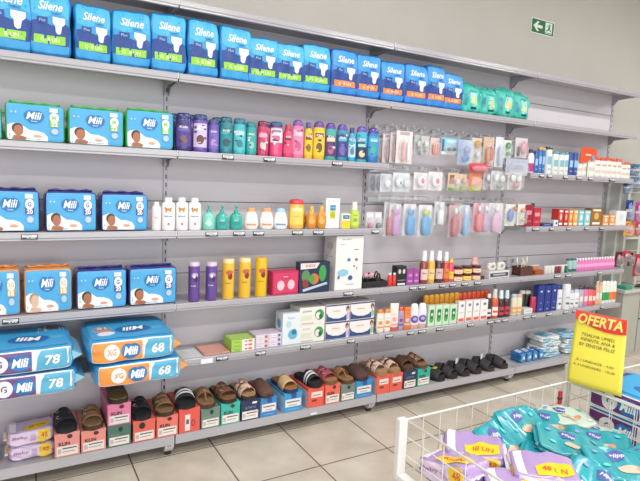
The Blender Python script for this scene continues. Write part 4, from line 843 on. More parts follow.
# middle hook row
for i, q in enumerate([(1.224, 0.081, 1.310, 0.108), (1.232, 0.080, 1.312, 0.106), (1.232, 0.079, 1.315, 0.107)]): hang('white and blue soother pack on the middle hooks, %s from the left' % ORD[i], q, -.08 - .05 * i, '#dcdfe8', [('e', .2, -.1, .55, .5, '#e8eaf0', 'soother_shield'), ('e', .35, -.15, .22, .25, '#5a80b0', 'soother_knob')], True, group='soother packs')
hang('white and pale blue soother pack beside the pink-flower pair', (1.329, 0.122, 1.318, 0.112), -.2, '#dfe2ea', [('e', -.35, 0, .45, .55, '#e6eaf4', 'soother_shield'), ('e', -.3, -.05, .2, .25, '#6a90c0', 'soother_knob'), ('e', .5, -.1, .4, .5, '#d8dce0', 'soother_shield')], True)
for i, q in enumerate([(1.476, 0.105, 1.333, 0.105), (1.592, 0.112, 1.333, 0.113)]): hang('white pack with pink flower, %s of the pair on the middle hooks' % ['left', 'right'][i], q, -.2, '#ece6ea', [('e', 0, 0, .6, .65, '#f2eef0', 'soother_shield'), ('e', 0, .05, .35, .4, '#e05a80', 'pink_flower')], True)
hang('brown and green pack with child print on the middle hooks', (1.743, 0.097, 1.334, 0.112), -.2, '#d8c4a8', [('f', -.3, .3, .4, .5, '#a8603a', 'child_print'), ('f', 0, -.8, .9, .16, '#6a9a4a', 'green_foot_print'), ('e', .4, 0, .4, .4, '#d8d0c8', 'teat')])
hang('pale orange pack with green foot left of the coral one', (1.824, 0.069, 1.336, 0.107), -.2, '#e0c8b0', [('f', 0, -.7, .9, .25, '#8ab04a', 'green_foot_print'), ('e', 0, .2, .5, .4, '#d8a080', 'teat')])
hang('coral pack with lime foot beside the cluster of clear packs', (1.914, 0.114, 1.339, 0.115), -.215, '#e0805c', [('f', 0, -.75, .95, .22, '#a8c24a', 'lime_foot_print'), ('f', 0, .2, .6, .4, '#e8a080', 'child_print')])
for i, q in enumerate([(2.103, 0.121, 1.348, 0.123), (2.147, 0.132, 1.348, 0.128), (2.272, 0.136, 1.354, 0.121)]): hang('clear pack of white teats on the middle hooks, %s of three at the right end' % ORD[i], q, -.16 - .03 * i, '#d4d2d4', [('e', -.4, .3, .35, .4, '#e8e8e8', 'teat'), ('e', .4, .2, .35, .4, '#dcdcdc', 'teat'), ('e', 0, -.5, .4, .3, ['#c89090', '#8a9a90', '#d07a84'][i], 'ring')], True)
# lower hook row: bottles in clear bags
for i, (q, c, lb) in enumerate([((1.333, 0.091, 1.045, 0.208), '#e49aa0', 'pale pink baby bottle in a clear bag, leftmost on the low hooks'), ((1.318, 0.090, 1.046, 0.205), '#dc6474', 'rose pink baby bottle in a clear bag behind the lilac one'), ((1.337, 0.086, 1.050, 0.197), '#c88ac8', 'lilac pink baby bottle in a clear bag left of the blue bottle'), ((1.428, 0.096, 1.054, 0.194), '#2f98d8', 'sky blue baby bottle in a clear bag on the low hooks'), ((1.528, 0.103, 1.053, 0.191), '#2f9fd4', 'blue baby bottle with lime green collar in a clear bag')]):
    hang(lb, q, -.10 - .025 * i, '#e4e2e6', [('k', 0, -.15, .66, .78, c, 'baby_bottle'), ('e', 0, .5, .5, .24, '#b8c83a' if i == 4 else c, 'collar'), ('e', 0, .72, .22, .18, '#e8e8ea', 'teat')], True, name='baby_bottle_pack')
lw = [((1.695, 0.075, 1.113, 0.151), '#e2e4ea', '#f0f2f4', 'small white bottle pack at the start of the low right hooks'), ((1.845, 0.070, 1.065, 0.190), '#d8a8a8', '#c87078', 'narrow rosy bag between the white and the blue bottle'), ((1.801, 0.095, 1.035, 0.211), '#d4b0b4', '#b8505c', 'rose-red brush set in a clear bag hanging lowest'), ((1.881, 0.075, 1.047, 0.201), '#c8d4e8', '#7ab0e0', 'pale blue bottle in a clear bag next to the rose-red set'),
      ((1.986, 0.086, 1.069, 0.192), '#e8b0b8', '#ec6070', 'hot pink bottle in a clear bag on the low right hooks'), ((2.034, 0.092, 1.071, 0.192), '#d8b8c8', '#b89ac0', 'mauve bottle bag right of the hot pink one'), ((2.123, 0.122, 1.063, 0.201), '#dcd4e0', '#d8a8c8', 'slanting lilac clear bag on the low right hooks')]
for i, (q, cc, c, lb) in enumerate(lw):
    hang(lb, q, -.14 - .012 * i, cc, [('k', 0, -.12, .62, .78, c, 'baby_bottle'), ('e', 0, .62, .25, .2, '#ecedf0', 'teat')], True, name='baby_bottle_pack', rz=.1 * (i % 3 - 1))
hang('pack with blue soother and orange dots at the right end of the low hooks', (2.279, 0.098, 1.109, 0.150), -.2, '#e0e2dc', [('e', -.1, .0, .55, .6, '#5a7ed0', 'soother'), ('e', .5, .6, .25, .2, '#e08a4a', 'dot_print')])
hang('cream card with orange dots beside the blue soother pack', (2.376, 0.086, 1.116, 0.145), -.215, '#e6e2d8', [('e', 0, .4, .4, .22, '#d88a5a', 'dot_print'), ('e', 0, -.5, .35, .2, '#c8b87a', 'dot_print')])
hang('clear pack with red and green teether left of the blue soother pack', (2.244, 0.073, 1.106, 0.151), -.17, '#d4ccc8', [('e', 0, .4, .6, .35, '#c8605a', 'teether'), ('e', 0, -.4, .5, .3, '#7a9a8a', 'teether')])
for x in (1.25, 1.33, 1.41, 1.49, 1.60, 1.70, 1.80, 1.92, 2.03, 2.13, 2.24, 2.34): hook(x, 1.678, .2)
for x in (1.26, 1.36, 1.50, 1.62, 1.76, 1.88, 2.0, 2.14, 2.26, 2.35): hook(x, 1.445, .19)
for x in (1.3, 1.40, 1.50, 1.58, 1.80, 1.90, 2.0, 2.12, 2.22, 2.34): hook(x, 1.262, .19)

# ================================================================ BASE DECK: lilac packs, shoe boxes, sandals
def wipes(label, loc, w, d, h, body, seed, rot=(0, 0, 0), kind='lilac', name='wipes_pack', group=None, front_side=False):
    t = thing(name, label, 'wipes pack', loc, 0, group); t.rotation_euler = rot
    pt, F, TP, LF = soft_map(w, h, d, 11 if kind == 'teal' else 7, seed, .0032 if kind == 'teal' else .0022)
    obj('wrapper', soft_body(pt, 12), film(body), t, True)
    for s_ in (-1, 1):
        bm = bmesh.new(); N = 8
        a = [bm.verts.new((s_ * w * .46, -d * .4 + d * .8 * i / N, h * .5)) for i in range(N + 1)]
        b = [bm.verts.new((s_ * (w * .5 + .014), -d * .42 + d * .84 * i / N, h * .5 + .003 * math.sin(i * 2.3 + seed))) for i in range(N + 1)]
        for i in range(N): bm.faces.new((a[i], a[i + 1], b[i + 1], b[i]))
        o = obj('end_seal', bm, film('#e6ddec' if kind == 'lilac' else body), t, True); md = o.modifiers.new('thick', 'SOLIDIFY'); md.thickness = .0012
    global OFF
    OFF = .0018
    if kind == 'lilac':
        deco(TP, t, [('r', -.95, -.62, -.9, .9, '#efe8f2', 'white_stripe'), ('p', [(-.3, -.9), (.2, -.95), (.9, -.6), (.9, .1), (.3, .15), (-.3, -.3)], '#f0c820', 'yellow_print'), ('t', '48 UN', .28, -.42, .8, .36, '#d0641e', .2, .03)])
        deco(F, t, [('r', -.9, .9, -.8, .8, '#e6d4ea', 'front_panel'), ('r', .32, .86, -.85, .85, '#f2cc30', 'yellow_print'), ('t', '48', .60, .1, .3, .7, '#d86a20', 0, .02), ('t', 'Baby', -.45, .1, .7, .5, '#b470a8', .1), ('r', .0, .22, -.5, .4, '#cfb0d8', 'text_print')])
        deco(LF, t, [('r', -.8, .1, -.6, .6, '#f0dcec', 'side_panel'), ('t', 'Baby', -.3, 0, .6, .4, '#b868a0', .1), ('e', .5, 0, .4, .8, '#f4c824', 'yellow_print')])
    elif kind == 'blue':
        deco(TP, t, [('r', -.6, .6, -.5, .5, '#d8e4ee', 'white_print'), ('e', .1, 0, .3, .3, '#2f5f9c', 'emblem')])
        deco(F, t, [('r', -.9, .9, -.8, .8, '#4a90c8', 'front_panel'), ('r', -.5, .5, -.3, .3, '#dce8f0', 'white_print')])
    elif kind == 'white':
        deco(TP, t, [('r', -.7, .5, -.6, .6, '#5fa8c8', 'blue_print'), ('e', .3, 0, .3, .3, '#dfe8ee', 'emblem')])
        deco(F, t, [('r', -.9, -.1, -.7, .7, '#8fbcd0', 'blue_print'), ('e', .3, .0, .3, .5, '#c8d4d8', 'emblem')])
    else:
        deco(TP, t, [('p', [(-.3, .1), (.05, .25), (.15, .7), (-.1, .8), (-.4, .6)], '#4a549c', 'purple_emblem'), ('t', 'Hipp', -.1, .45, .4, .25, '#dfe8f4', .3, .02), ('e', .1, -.30, .38, .22, '#e0b8a0', 'baby_print'), ('e', .36, -.28, .13, .17, '#c89070', 'baby_head_print'), ('e', -.6, -.3, .1, .1, '#5fc8cc', 'pale_print'), ('e', .65, .5, .1, .12, '#58c4c4', 'pale_print'), ('e', -.7, .5, .08, .1, '#8a9ad0', 'dot_print'), ('e', .7, -.7, .07, .1, '#e8e8f0', 'dot_print')])
        deco(F, t, [('r', -.5, .3, -.3, .3, '#4a8ab8', 'text_print')])
    OFF = .0008
    return t
X, W, H = -0.611, 0.179, 0.067
wipes('lower lilac wipes pack with yellow end on the base shelf', (X, -.15, ZS[7]), W, .12, H - .001, '#c8aedb', 81)
wipes('upper lilac wipes pack with yellow end on the base shelf', (X - .004, -.15, ZS[7] + H), W, .12, H - .001, '#c8aedb', 82)
wipes('lilac wipes pack at the left picture edge on the base shelf', (X - .225, -.15, ZS[7]), W, .12, H - .001, '#c8aedb', 83)

def shoe_box(label, X, W, H, z, col, style, Yf=-.248):
    D = .235
    fr = [('r', -.86, .86, -.88, -.08, '#efe6e0', 'size_label'), ('r', -.78, -.5, -.7, -.3, '#c8b8b0', 'bar_print'), ('r', -.4, .75, -.34, -.24, '#4a4440', 'text_print'), ('r', -.4, .6, -.6, -.54, '#8a807a', 'text_print')]
    nm = {'w': ('#3a2a2c', 'KLIN'), 'p': ('#e8e8ec', 'PEGADA')}
    if style == 'k': fr += [('t', 'KLIN', -.25, .12, .9, .3, '#3a2428', 0, .03), ('e', .2, .7, .22, .18, '#5a2428', 'logo_print')]
    if style == 'd': fr += [('e', -.2, .5, .28, .3, '#2a1a1c', 'logo_print')]
    if style == 'g': fr += [('t', 'Beira', -.4, .15, .7, .16, '#8fa89a', .2), ('e', .1, .6, .2, .22, '#1f2f2a', 'logo_print')]
    if style == 'n': fr += [('t', 'ACTVITTA', 0, .25, 1.2, .22, '#8a9ab8'), ('r', .2, .7, .6, .8, '#e8e8ec', 'logo_print')]
    if style == 'b': fr = [('r', -.86, .86, -.45, .35, '#ece6e4', 'size_label'), ('r', -.7, .7, .0, .12, '#6a6460', 'text_print'), ('r', -.5, .4, -.3, -.24, '#8a8480', 'text_print'), ('r', -.2, .35, .45, .95, '#2a58a0', 'blue_print'), ('t', 'moleca', 0, -.72, 1.3, .2, '#8ac4e8')]
    if style == 'v': fr = [('r', -.45, .05, -.85, .5, '#f0e4e0', 'size_label'), ('r', -.35, -.05, -.3, .1, '#5a6a8a', 'bar_print'), ('e', .35, -.25, .18, .3, '#9a2a2a', 'finger_hole'), ('e', .35, -.25, .11, .2, '#e0584c', 'hole_inner')]
    if style == 'r': fr = [('r', -.6, .8, .0, .6, '#f0dcd4', 'size_label'), ('r', -.4, .6, .2, .28, '#6a5450', 'text_print'), ('r', -.5, .1, -.4, -.2, '#7a2f28', 'text_print')]
    t = carton('shoe_box', label, 'shoe box', (X, Yf + D / 2, z), W, H, D, col, fr, left=[('r', -.99, .99, -.98, .98, '#b8d8ec' if style == 'b' else '#d4ccd0', 'side_panel'), ('e', -.2, .1, .06, .12, '#1f2f3a', 'finger_hole')] if style in 'br' else (), body='box_body')
    bm = bmesh.new(); e = .0012; box(bm, -W / 2 - e, W / 2 + e, -D / 2 - e * .4, D / 2 + e, H * .86, H + .001, .0008)
    obj('box_lid', bm, card(col), t)
    return t
SB = [((-0.474, 0.102, 0.108), '#ee9a90', 'k', 'salmon shoe box next to the lilac packs'), ((-0.366, 0.105, 0.100), '#ee9688', 'k', 'salmon shoe box left of the dark green box'),
 ((-0.256, 0.103, 0.101), '#4f7468', 'g', 'dark green shoe box under the pink box'), ((-0.144, 0.103, 0.104), '#e86a5c', 'd', 'red-coral shoe box with black logo under the black buckled sandal'),
 ((-0.036, 0.103, 0.103), '#ec7a6c', 'k', 'coral shoe box above the castor foot'), ((0.072, 0.105, 0.121), '#e85c50', 'v', 'red shoe box with upright white label'),
 ((0.179, 0.099, 0.104), '#6f8a7c', 'g', 'grey-green shoe box right of the red one'), ((0.284, 0.103, 0.111), '#3ab8a4', 'k', 'turquoise shoe box left of the navy one'),
 ((0.392, 0.104, 0.109), '#26345a', 'n', 'navy shoe box between turquoise and blue ones'), ((0.498, 0.096, 0.104), '#3a86c8', 'b', 'blue shoe box under the plain brown clog'),
 ((0.642, 0.111, 0.105), '#3f9cd4', 'b', 'bright blue shoe box under the beige strap slide'), ((0.785, 0.103, 0.110), '#e8604c', 'r', 'red-orange shoe box under the white-striped slide'),
 ((0.893, 0.100, 0.113), '#ec6c58', 'k', 'coral shoe box under the raspberry sandal'), ((0.997, 0.097, 0.099), '#76887e', 'g', 'grey-green shoe box beside the second blue group'),
 ((1.109, 0.115, 0.103), '#3890d0', 'b', 'bright blue shoe box under the dark brown clog'), ((1.246, 0.097, 0.113), '#ea6450', 'r', 'red-orange shoe box, left one under the floral sandals'),
 ((1.346, 0.097, 0.110), '#ea6450', 'r', 'red-orange shoe box, right one under the floral sandals'), ((1.453, 0.104, 0.111), '#2a3a5c', 'n', 'navy shoe box left of the last turquoise box'),
 ((1.563, 0.103, 0.111), '#34b09c', 'k', 'turquoise shoe box at the right end of the boxes')]
boxes = []
for (q, c, st, lb) in SB:
    shoe_box(lb, q[0], q[1] - .002, q[2], ZS[7], c, st); boxes.append((q[0], ZS[7] + q[2] + .0012))
X, W, H = SB[2][0]
shoe_box('pink shoe box on top of the dark green box', X, W - .002, H, ZS[7] + H + .002, '#e884a8', 'k')
boxes[2] = (X, ZS[7] + 2 * H + .0035)

def sole_half(t):       # t 0 heel .. 1 toe, half width relative to 1
    h = .70 + .30 * (1 / (1 + math.exp(-(t - .5) * 10)))
    e = 1.0
    if t < .14: e = math.sqrt(max(0, 1 - ((.14 - t) / .14) ** 2))
    if t > .80: e = math.sqrt(max(0, 1 - ((t - .80) / .20) ** 2.2))
    return h * e
def shoe(label, X, z, Y=-.148, W=.088, L=.22, kind='two_strap', upper='#222222', sole='#3a2c22', bed='#9a7a54', extra=None, rz=0.0, cat='sandal', name='sandal', group=None, tilt=0.0):
    t = thing(name, label, cat, (X, Y, z), 0, group); t.rotation_euler = (tilt, 0, rz)
    N = 22; TH = .020
    def yy(q): return L / 2 - q * L         # heel at +Y (back), toe towards the shopper
    def hw(q): return max(.004, sole_half(q) * W / 2)
    bm = bmesh.new(); rows = []
    for i in range(N + 1):
        q = i / N; y = yy(q); w_ = hw(q); rows.append([bm.verts.new((-w_, y, 0)), bm.verts.new((-w_, y, TH)), bm.verts.new((w_, y, TH)), bm.verts.new((w_, y, 0))])
    for a, b in zip(rows, rows[1:]):
        for k in range(4): bm.faces.new((a[k], a[(k + 1) % 4], b[(k + 1) % 4], b[k]))
    bm.faces.new(rows[0]); bm.faces.new(rows[-1][::-1])
    obj('sole', bm, mat(sole, .7), t, False)
    bm = bmesh.new(); rows = []
    for i in range(N + 1):
        q = .02 + .96 * i / N; y = yy(q) * .97; w_ = hw(q) * .9
        dip = .003 * math.sin(PI * q)
        rows.append([bm.verts.new((-w_, y, TH + .0045)), bm.verts.new((-w_ * .5, y, TH + .003 - dip)), bm.verts.new((w_ * .5, y, TH + .003 - dip)), bm.verts.new((w_, y, TH + .0045)), bm.verts.new((w_, y, TH)), bm.verts.new((-w_, y, TH))])
    for a, b in zip(rows, rows[1:]):
        for k in range(6): bm.faces.new((a[k], a[(k + 1) % 6], b[(k + 1) % 6], b[k]))
    bm.faces.new(rows[0]); bm.faces.new(rows[-1][::-1])
    obj('footbed', bm, mat(bed, .8, noise=.12, nscale=60), t, True)
    def arch(q0, q1, h0, h1, nm, c, wide=1.0, M_=10):
        bm = bmesh.new(); rows = []
        for i in range(7):
            f = i / 6; q = q0 + (q1 - q0) * f; hh = h0 + (h1 - h0) * f; w_ = hw(q) * wide + .002
            rows.append([bm.verts.new((-w_ * math.cos(PI * k / M_), yy(q), TH * .4 + (TH * .6 + hh) * math.sin(PI * k / M_) ** .75 if 0 < k < M_ else TH * .4)) for k in range(M_ + 1)])
        for a, b in zip(rows, rows[1:]):
            for k in range(M_): bm.faces.new((a[k], a[k + 1], b[k + 1], b[k]))
        o = obj(nm, bm, mat(c, .65, noise=.1, nscale=80) if kind != 'floral' else floral(c), t, True)
        md = o.modifiers.new('thick', 'SOLIDIFY'); md.thickness = .003
        return o
    def buckle(q, side, hh, c='#c8c4bc'):
        bm = bmesh.new(); w_ = hw(q) * .62; cx = side * w_; zz = TH + hh * .8
        pts = [(cx + .011 * math.cos(a), yy(q) + .012 * math.sin(a), zz + .004 - abs(math.cos(a)) * .001) for a in [2 * PI * k / 10 for k in range(11)]]
        tube(bm, pts, .0024, 6); obj('buckle', bm, mat(c, .25, .9), t, True)
    if kind in ('two_strap', 'floral'):
        arch(.40, .55, .052, .046, 'strap', upper); arch(.62, .80, .044, .034, 'strap', upper)
        buckle(.47, -1, .046); buckle(.70, -1, .036)
    elif kind == 'one_strap':
        arch(.48, .80, .052, .034, 'strap', upper)
        if extra: arch(.58, .63, .053, .050, 'stripe', extra); arch(.68, .72, .0475, .044, 'stripe', extra)
    elif kind == 'wide':
        arch(.34, .56, .050, .058, 'upper_band', upper); arch(.60, .88, .056, .030, 'upper_band', upper); buckle(.5, 1, .04, '#4a4a50')
    elif kind == 'thong':
        arch(.42, .66, .050, .040, 'strap', upper); bm = bmesh.new()
        tube(bm, [(0, yy(.64), TH + .040), (0, yy(.72), TH + .028), (0, yy(.80), TH + .003)], .005, 8); obj('toe_post', bm, mat(upper, .6), t, True)
        bm = bmesh.new(); lathe(bm, [(0, 0), (1, 0), (.8, .7), (0, 1)], .006, .006, 0, .004, 10, 0, 0)
        for v in bm.verts: v.co += Vector((0, yy(.6), TH + .043))
        obj('stud', bm, mat('#c8b888', .3, .8), t, True)
    elif kind == 'clog':
        bm = bmesh.new(); rows = []; M_ = 12
        for i in range(15):
            f = i / 14; q = .42 + .575 * f; hh = .046 * (1 - f ** 2.6) ** .6 + .002 if f < 1 else .001; w_ = hw(q) + .002
            rows.append([bm.verts.new((-w_ * math.cos(PI * k / M_), yy(q) - .001, TH * .5 + (TH * .5 + hh) * math.sin(PI * k / M_) ** .7 if 0 < k < M_ else TH * .5)) for k in range(M_ + 1)])
        for a, b in zip(rows, rows[1:]):
            for k in range(M_): bm.faces.new((a[k], a[k + 1], b[k + 1], b[k]))
        o = obj('closed_upper', bm, mat(upper, .75, noise=.12, nscale=60), t, True); md = o.modifiers.new('thick', 'SOLIDIFY'); md.thickness = .003
        if extra:
            bm = bmesh.new(); tube(bm, [(hw(.45), yy(.45), TH), (hw(.3) + .004, yy(.25), TH + .04), (0, yy(.02), TH + .05), (-hw(.3) - .004, yy(.25), TH + .04), (-hw(.45), yy(.45), TH)], .005, 6); obj('heel_strap', bm, mat(extra, .7), t, True)
    return t
def floral(c):
    k = 'floral' + c
    if k in _M: return _M[k]
    m = mat(c, .7).copy(); m.name = 'floral_print'; nt = m.node_tree; N = nt.nodes; L_ = nt.links
    tc = N.new('ShaderNodeTexCoord'); v = N.new('ShaderNodeTexVoronoi'); v.inputs['Scale'].default_value = 70; L_.new(tc.outputs['Object'], v.inputs['Vector'])
    r = N.new('ShaderNodeValToRGB'); r.color_ramp.interpolation = 'CONSTANT'; e = r.color_ramp.elements
    e[0].color = (*srgb(c), 1); e[1].position = .45; e[1].color = (*srgb('#a8604c'), 1); n = e.new(.62); n.color = (*srgb('#6a7a5a'), 1); n = e.new(.75); n.color = (*srgb('#e8c8b8'), 1)
    sp = N.new('ShaderNodeSeparateColor'); L_.new(v.outputs['Color'], sp.inputs[0]); L_.new(sp.outputs[0], r.inputs[0]); L_.new(r.outputs[0], N['Principled BSDF'].inputs['Base Color'])
    _M[k] = m; return m
def on(i, dx=0): return boxes[i][0] + dx, boxes[i][1]
shoe('black two-strap slide with silver buckles on the salmon box by the lilac packs', *on(0, -.006), kind='two_strap', upper='#23252c', bed='#2f3036', sole='#1c1c20', rz=.08)
shoe('tan brown slide on the second salmon shoe box', *on(1, 0), kind='two_strap', upper='#9c7350', bed='#a8825a', sole='#4a3524')
shoe('dark brown slide on the pink box, half hidden by the orange-banded pack', *on(2, 0), kind='one_strap', upper='#4a382a', bed='#a08458', sole='#3a2a1e')
shoe('black slide with silver buckle on the red-coral box with black logo', *on(3, -.002), kind='two_strap', upper='#1d1e24', bed='#26272c', sole='#17171a', rz=-.06)
shoe('brown buckled sandal on the coral box above the castor foot', *on(4, -.004), kind='two_strap', upper='#8a6442', bed='#9a7650', sole='#3f2c1e', rz=-.03)
shoe('black slide with white curved stripe on the red box with upright label', *on(5, -.004), kind='one_strap', upper='#1b1c22', bed='#222328', sole='#18181b', extra='#d8dade', rz=-.12, W=.1)
shoe('brown thong sandal with metal stud on the grey-green box', *on(6, -.01), kind='thong', upper='#8a6646', bed='#96704a', sole='#4a3626', rz=-.06, W=.092)
shoe('dark tan crossed sandal on the turquoise box', *on(7, -.012), kind='two_strap', upper='#70492f', bed='#8a6240', sole='#2f231c', rz=.12, W=.092)
shoe('beige floral two-strap sandal on the navy box', *on(8, -.008), kind='floral', upper='#d8b49c', bed='#b08a66', sole='#2a2420', rz=.1)
shoe('plain brown closed clog on the blue shoe box', *on(9, -.012), kind='clog', upper='#5e4034', bed='#8a6a4c', sole='#3a2a22', rz=.04, cat='clog', name='clog')
shoe('beige wide-strap slide with navy sole on the bright blue box', *on(10, -.012), kind='one_strap', upper='#d0b084', bed='#a8743c', sole='#22305e', rz=.1)
shoe('black slide with two white stripes on the red-orange box', *on(11, -.004), kind='one_strap', upper='#1e1f24', bed='#26262a', sole='#1a1a1c', extra='#e0e2e4', rz=.14)
shoe('raspberry pink two-strap sandal on the coral box', *on(12, -.012), kind='two_strap', upper='#b04560', bed='#b07a54', sole='#7a5238', rz=.14, W=.092)
shoe('tan thong sandal with stud on the grey-green box near the dark clog', *on(13, -.004), kind='thong', upper='#94673c', bed='#a07848', sole='#5a4028', rz=.16)
shoe('dark brown closed clog on the bright blue box', *on(14, -.016), kind='clog', upper='#4e3630', bed='#6a4c3c', sole='#2c2430', rz=.12, cat='clog', name='clog', W=.1)
shoe('left one of the pair of pale floral sandals', *on(15, -.012), kind='floral', upper='#dcbcae', bed='#b8906c', sole='#a07c54', rz=.14)
shoe('right one of the pair of pale floral sandals', *on(16, -.012), kind='floral', upper='#dcbcae', bed='#b8906c', sole='#a07c54', rz=.14)
shoe('dark brown sandal on the navy box', *on(17, -.014), kind='one_strap', upper='#4e3022', bed='#6e4830', sole='#4a3426', rz=.14)
shoe('brown two-strap sandal on the last turquoise box', *on(18, -.014), kind='two_strap', upper='#855e3e', bed='#94704a', sole='#5a4230', rz=.14)
kl = [1.711, 0.138, 0.095, 1.820, 0.134, 0.094, 1.932, 0.129, 0.092, 2.042, 0.133, 0.091, 2.166, 0.138, 0.088, 2.300, 0.153, 0.078]
kn = ['black clog with lime green tag nearest the shoe boxes', 'black clog second from the shoe boxes', 'black clog with a small white tag on its strap', 'black clog in the middle of the right-hand row', 'brown-soled black clog second from the right', 'rightmost black clog on the base shelf']
for i in range(6):
    X, W, H = kl[3*i:3*i+3]
    c = shoe(kn[i], X - .012, ZS[7], kind='wide', upper='#2c2a2e', bed='#3a2f2c', sole=['#1f1d20', '#2a2220', '#3a2826', '#3a2a26', '#44302a', '#3a2c2a'][i], rz=.40, W=.104, L=.235, Y=-.135, cat='clog', name='clog')
    if i in (0, 2, 4) :
        bm = bmesh.new()
        if i == 0: box(bm, -.022, .022, -.055, -.025, .068, .070); obj('lime_tag', bm, card('#c0cc2a'), c)
        else: box(bm, -.035, .0, -.03, -.027, .070, .104); obj('price_label', bm, card('#e8e8ec'), c)
# far right of the base deck
X, W, H = 2.631, 0.266, 0.072
for i in range(4): wipes('small blue and white tissue packet low on the base shelf, %s from the left' % ORD[i], (X - W / 2 + W / 4 * (i + .5), -.16, ZS[7]), W / 4 - .018, .1, H, '#2f78b8', 90 + i, kind='blue', name='tissue_packet', group='blue tissue packets')
sx0 = 2.905, 0.332, 0.210
X, W, H = sx0
for c_ in range(2):
    for k in range(4):
        wipes('pale wipes pack, %s from the bottom of the %s stack beside the blue tissue packets' % (ORD[k], ['left', 'right'][c_]), (X - .06 + c_ * .26 + .012 * (-1) ** k, -.135, ZS[7] + .0405 * k), .2, .15, .04, '#e2e6e8' if (k + c_) % 4 else '#9cc4d4', 110 + k + 5 * c_, (0, 0, .05 * (-1) ** k), kind='white')

# ================================================================ PRICE TAGS on the shelf lips
def price_tag(label, row, X, W, white=False, h=.022, n=0):
    z = ZS[row] - .007 - h if row != 7 else ZS[row] - .04
    t = thing('price_tag', label, 'price tag', (X, -.2432 if row != 7 else -.2535, z), 0)
    bm = bmesh.new(); box(bm, -W / 2, W / 2, -.0022, -.0002, 0, h, .0004); obj('tag_holder', bm, plastic('#1e1e22' if not white else '#dcdce0'), t)
    F = lambda u, v, off=0.0: Vector((u * W / 2, -.0022 - off, h / 2 + v * h / 2))
    if not white:
        deco(F, t, [('r', -.88, .88, -.1, .82, '#dfe0e4', 'paper_slip'), ('r', -.7, .3, .38, .55, '#6a6a70', 'text_print'), ('t', ['4,99', '9,90', '12,90', '7,49', '15,90'][n % 5], .2, -.42, 1.1, .55, '#e4e4e8', 0, .03)])
    else: deco(F, t, [('r', -.9, .9, -.85, .85, '#eceef0', 'paper_slip')])
TAGS = [
 (3, (0.242, 0.060), 'beneath the dark teal shampoo'), (3, (0.460, 0.066), 'beneath the crimson shampoo'), (3, (0.858, 0.066), 'beneath the teal and violet shampoo'),
 (4, (-0.605, 0.061), 'beneath the leftmost G 20 pack'), (4, (0.168, 0.062), 'beneath the pale mint pump bottle'), (4, (0.308, 0.063), 'beneath the last turquoise pump bottle'), (4, (0.412, 0.060), 'beneath the first orange-capped baby bottle'),
 (4, (0.633, 0.065), 'beneath the red-capped amber bottle'), (4, (0.758, 0.065), 'beneath the amber teardrop bottles'), (4, (1.132, 0.052), 'beneath the pack with the teal bow'),
 (5, (-0.679, 0.060), 'beneath the orange-edged diaper packs'), (5, (0.969, 0.064), 'beneath the tall white dotted box'), (5, (1.433, 0.058), 'beneath the purple boxes'), (5, (1.503, 0.060), 'beneath the brown glass bottle'),
 (5, (1.669, 0.054), 'beneath the plum body spray'), (5, (1.755, 0.060), 'beneath the pink lotion bottle'), (5, (1.859, 0.062), 'beneath the yellow jars'), (5, (1.975, 0.064), 'beneath the pink jars'), (5, (2.783, 0.079), 'beneath the small white-capped bottles'), (5, (2.903, 0.070), 'beneath the pale teal bottles'), (5, (3.285, 0.064), 'beneath the pink bottle row'),
 (6, (0.234, 0.063), 'beneath the salmon boxes'), (6, (0.443, 0.057), 'beneath the lilac soap boxes'), (6, (0.707, 0.065), 'beneath the green ball cartons'), (6, (1.003, 0.055), 'beneath the navy swoosh cartons'), (6, (1.274, 0.060), 'beneath the white sunscreens'), (6, (1.437, 0.055), 'beneath the orange sunscreen'), (6, (1.528, 0.065), 'beneath the violet emblem bottles'), (6, (1.673, 0.063), 'beneath the green-print boxes'), (6, (1.941, 0.064), 'beneath the coral-foot boxes'),
 (6, (2.121, 0.058), 'beneath the black and white bottle'), (6, (2.190, 0.054), 'beneath the orange spray bottle'), (6, (2.264, 0.065), 'beneath the dark spray bottles'), (6, (2.479, 0.063), 'beneath the small white carton'), (6, (2.558, 0.054), 'beneath the crimson serum bottle'), (6, (2.727, 0.068), 'beneath the dark blue boxes'), (6, (2.915, 0.059), 'beneath the all-white bottle'), (6, (3.021, 0.061), 'beneath the lilac-capped bottle'), (6, (3.364, 0.053), 'beneath the slim beige bottle'),
 (3, (2.510, 0.052), 'beneath the golden-capped cans'), (3, (2.594, 0.053), 'beneath the tallest white can'), (3, (2.768, 0.055), 'beneath the right teal-capped can'), (3, (2.921, 0.069), 'beneath the royal blue cans'), (3, (3.056, 0.059), 'beneath the promo topper'), (3, (3.322, 0.076), 'beneath the far red-capped bottles'),
 (4, (2.497, 0.073), 'beneath the crimson boxes'), (4, (2.667, 0.054), 'beneath the navy packet'), (4, (2.857, 0.057), 'beneath the orange carton'), (4, (3.068, 0.060), 'beneath the pale blue carton'), (4, (3.252, 0.063), 'beneath the brown carton')]
for i, (r, q, lb) in enumerate(TAGS): price_tag('small black-edged price tag ' + lb, r, q[0], q[1], n=i)
q = (0.155, 0.064); price_tag('blank white label on the lip beside the flat white box', 6, q[0], q[1], True, .026)
q = (0.770, 0.042); price_tag('tiny white sticker on the base deck edge', 7, q[0], q[1], True, .012)

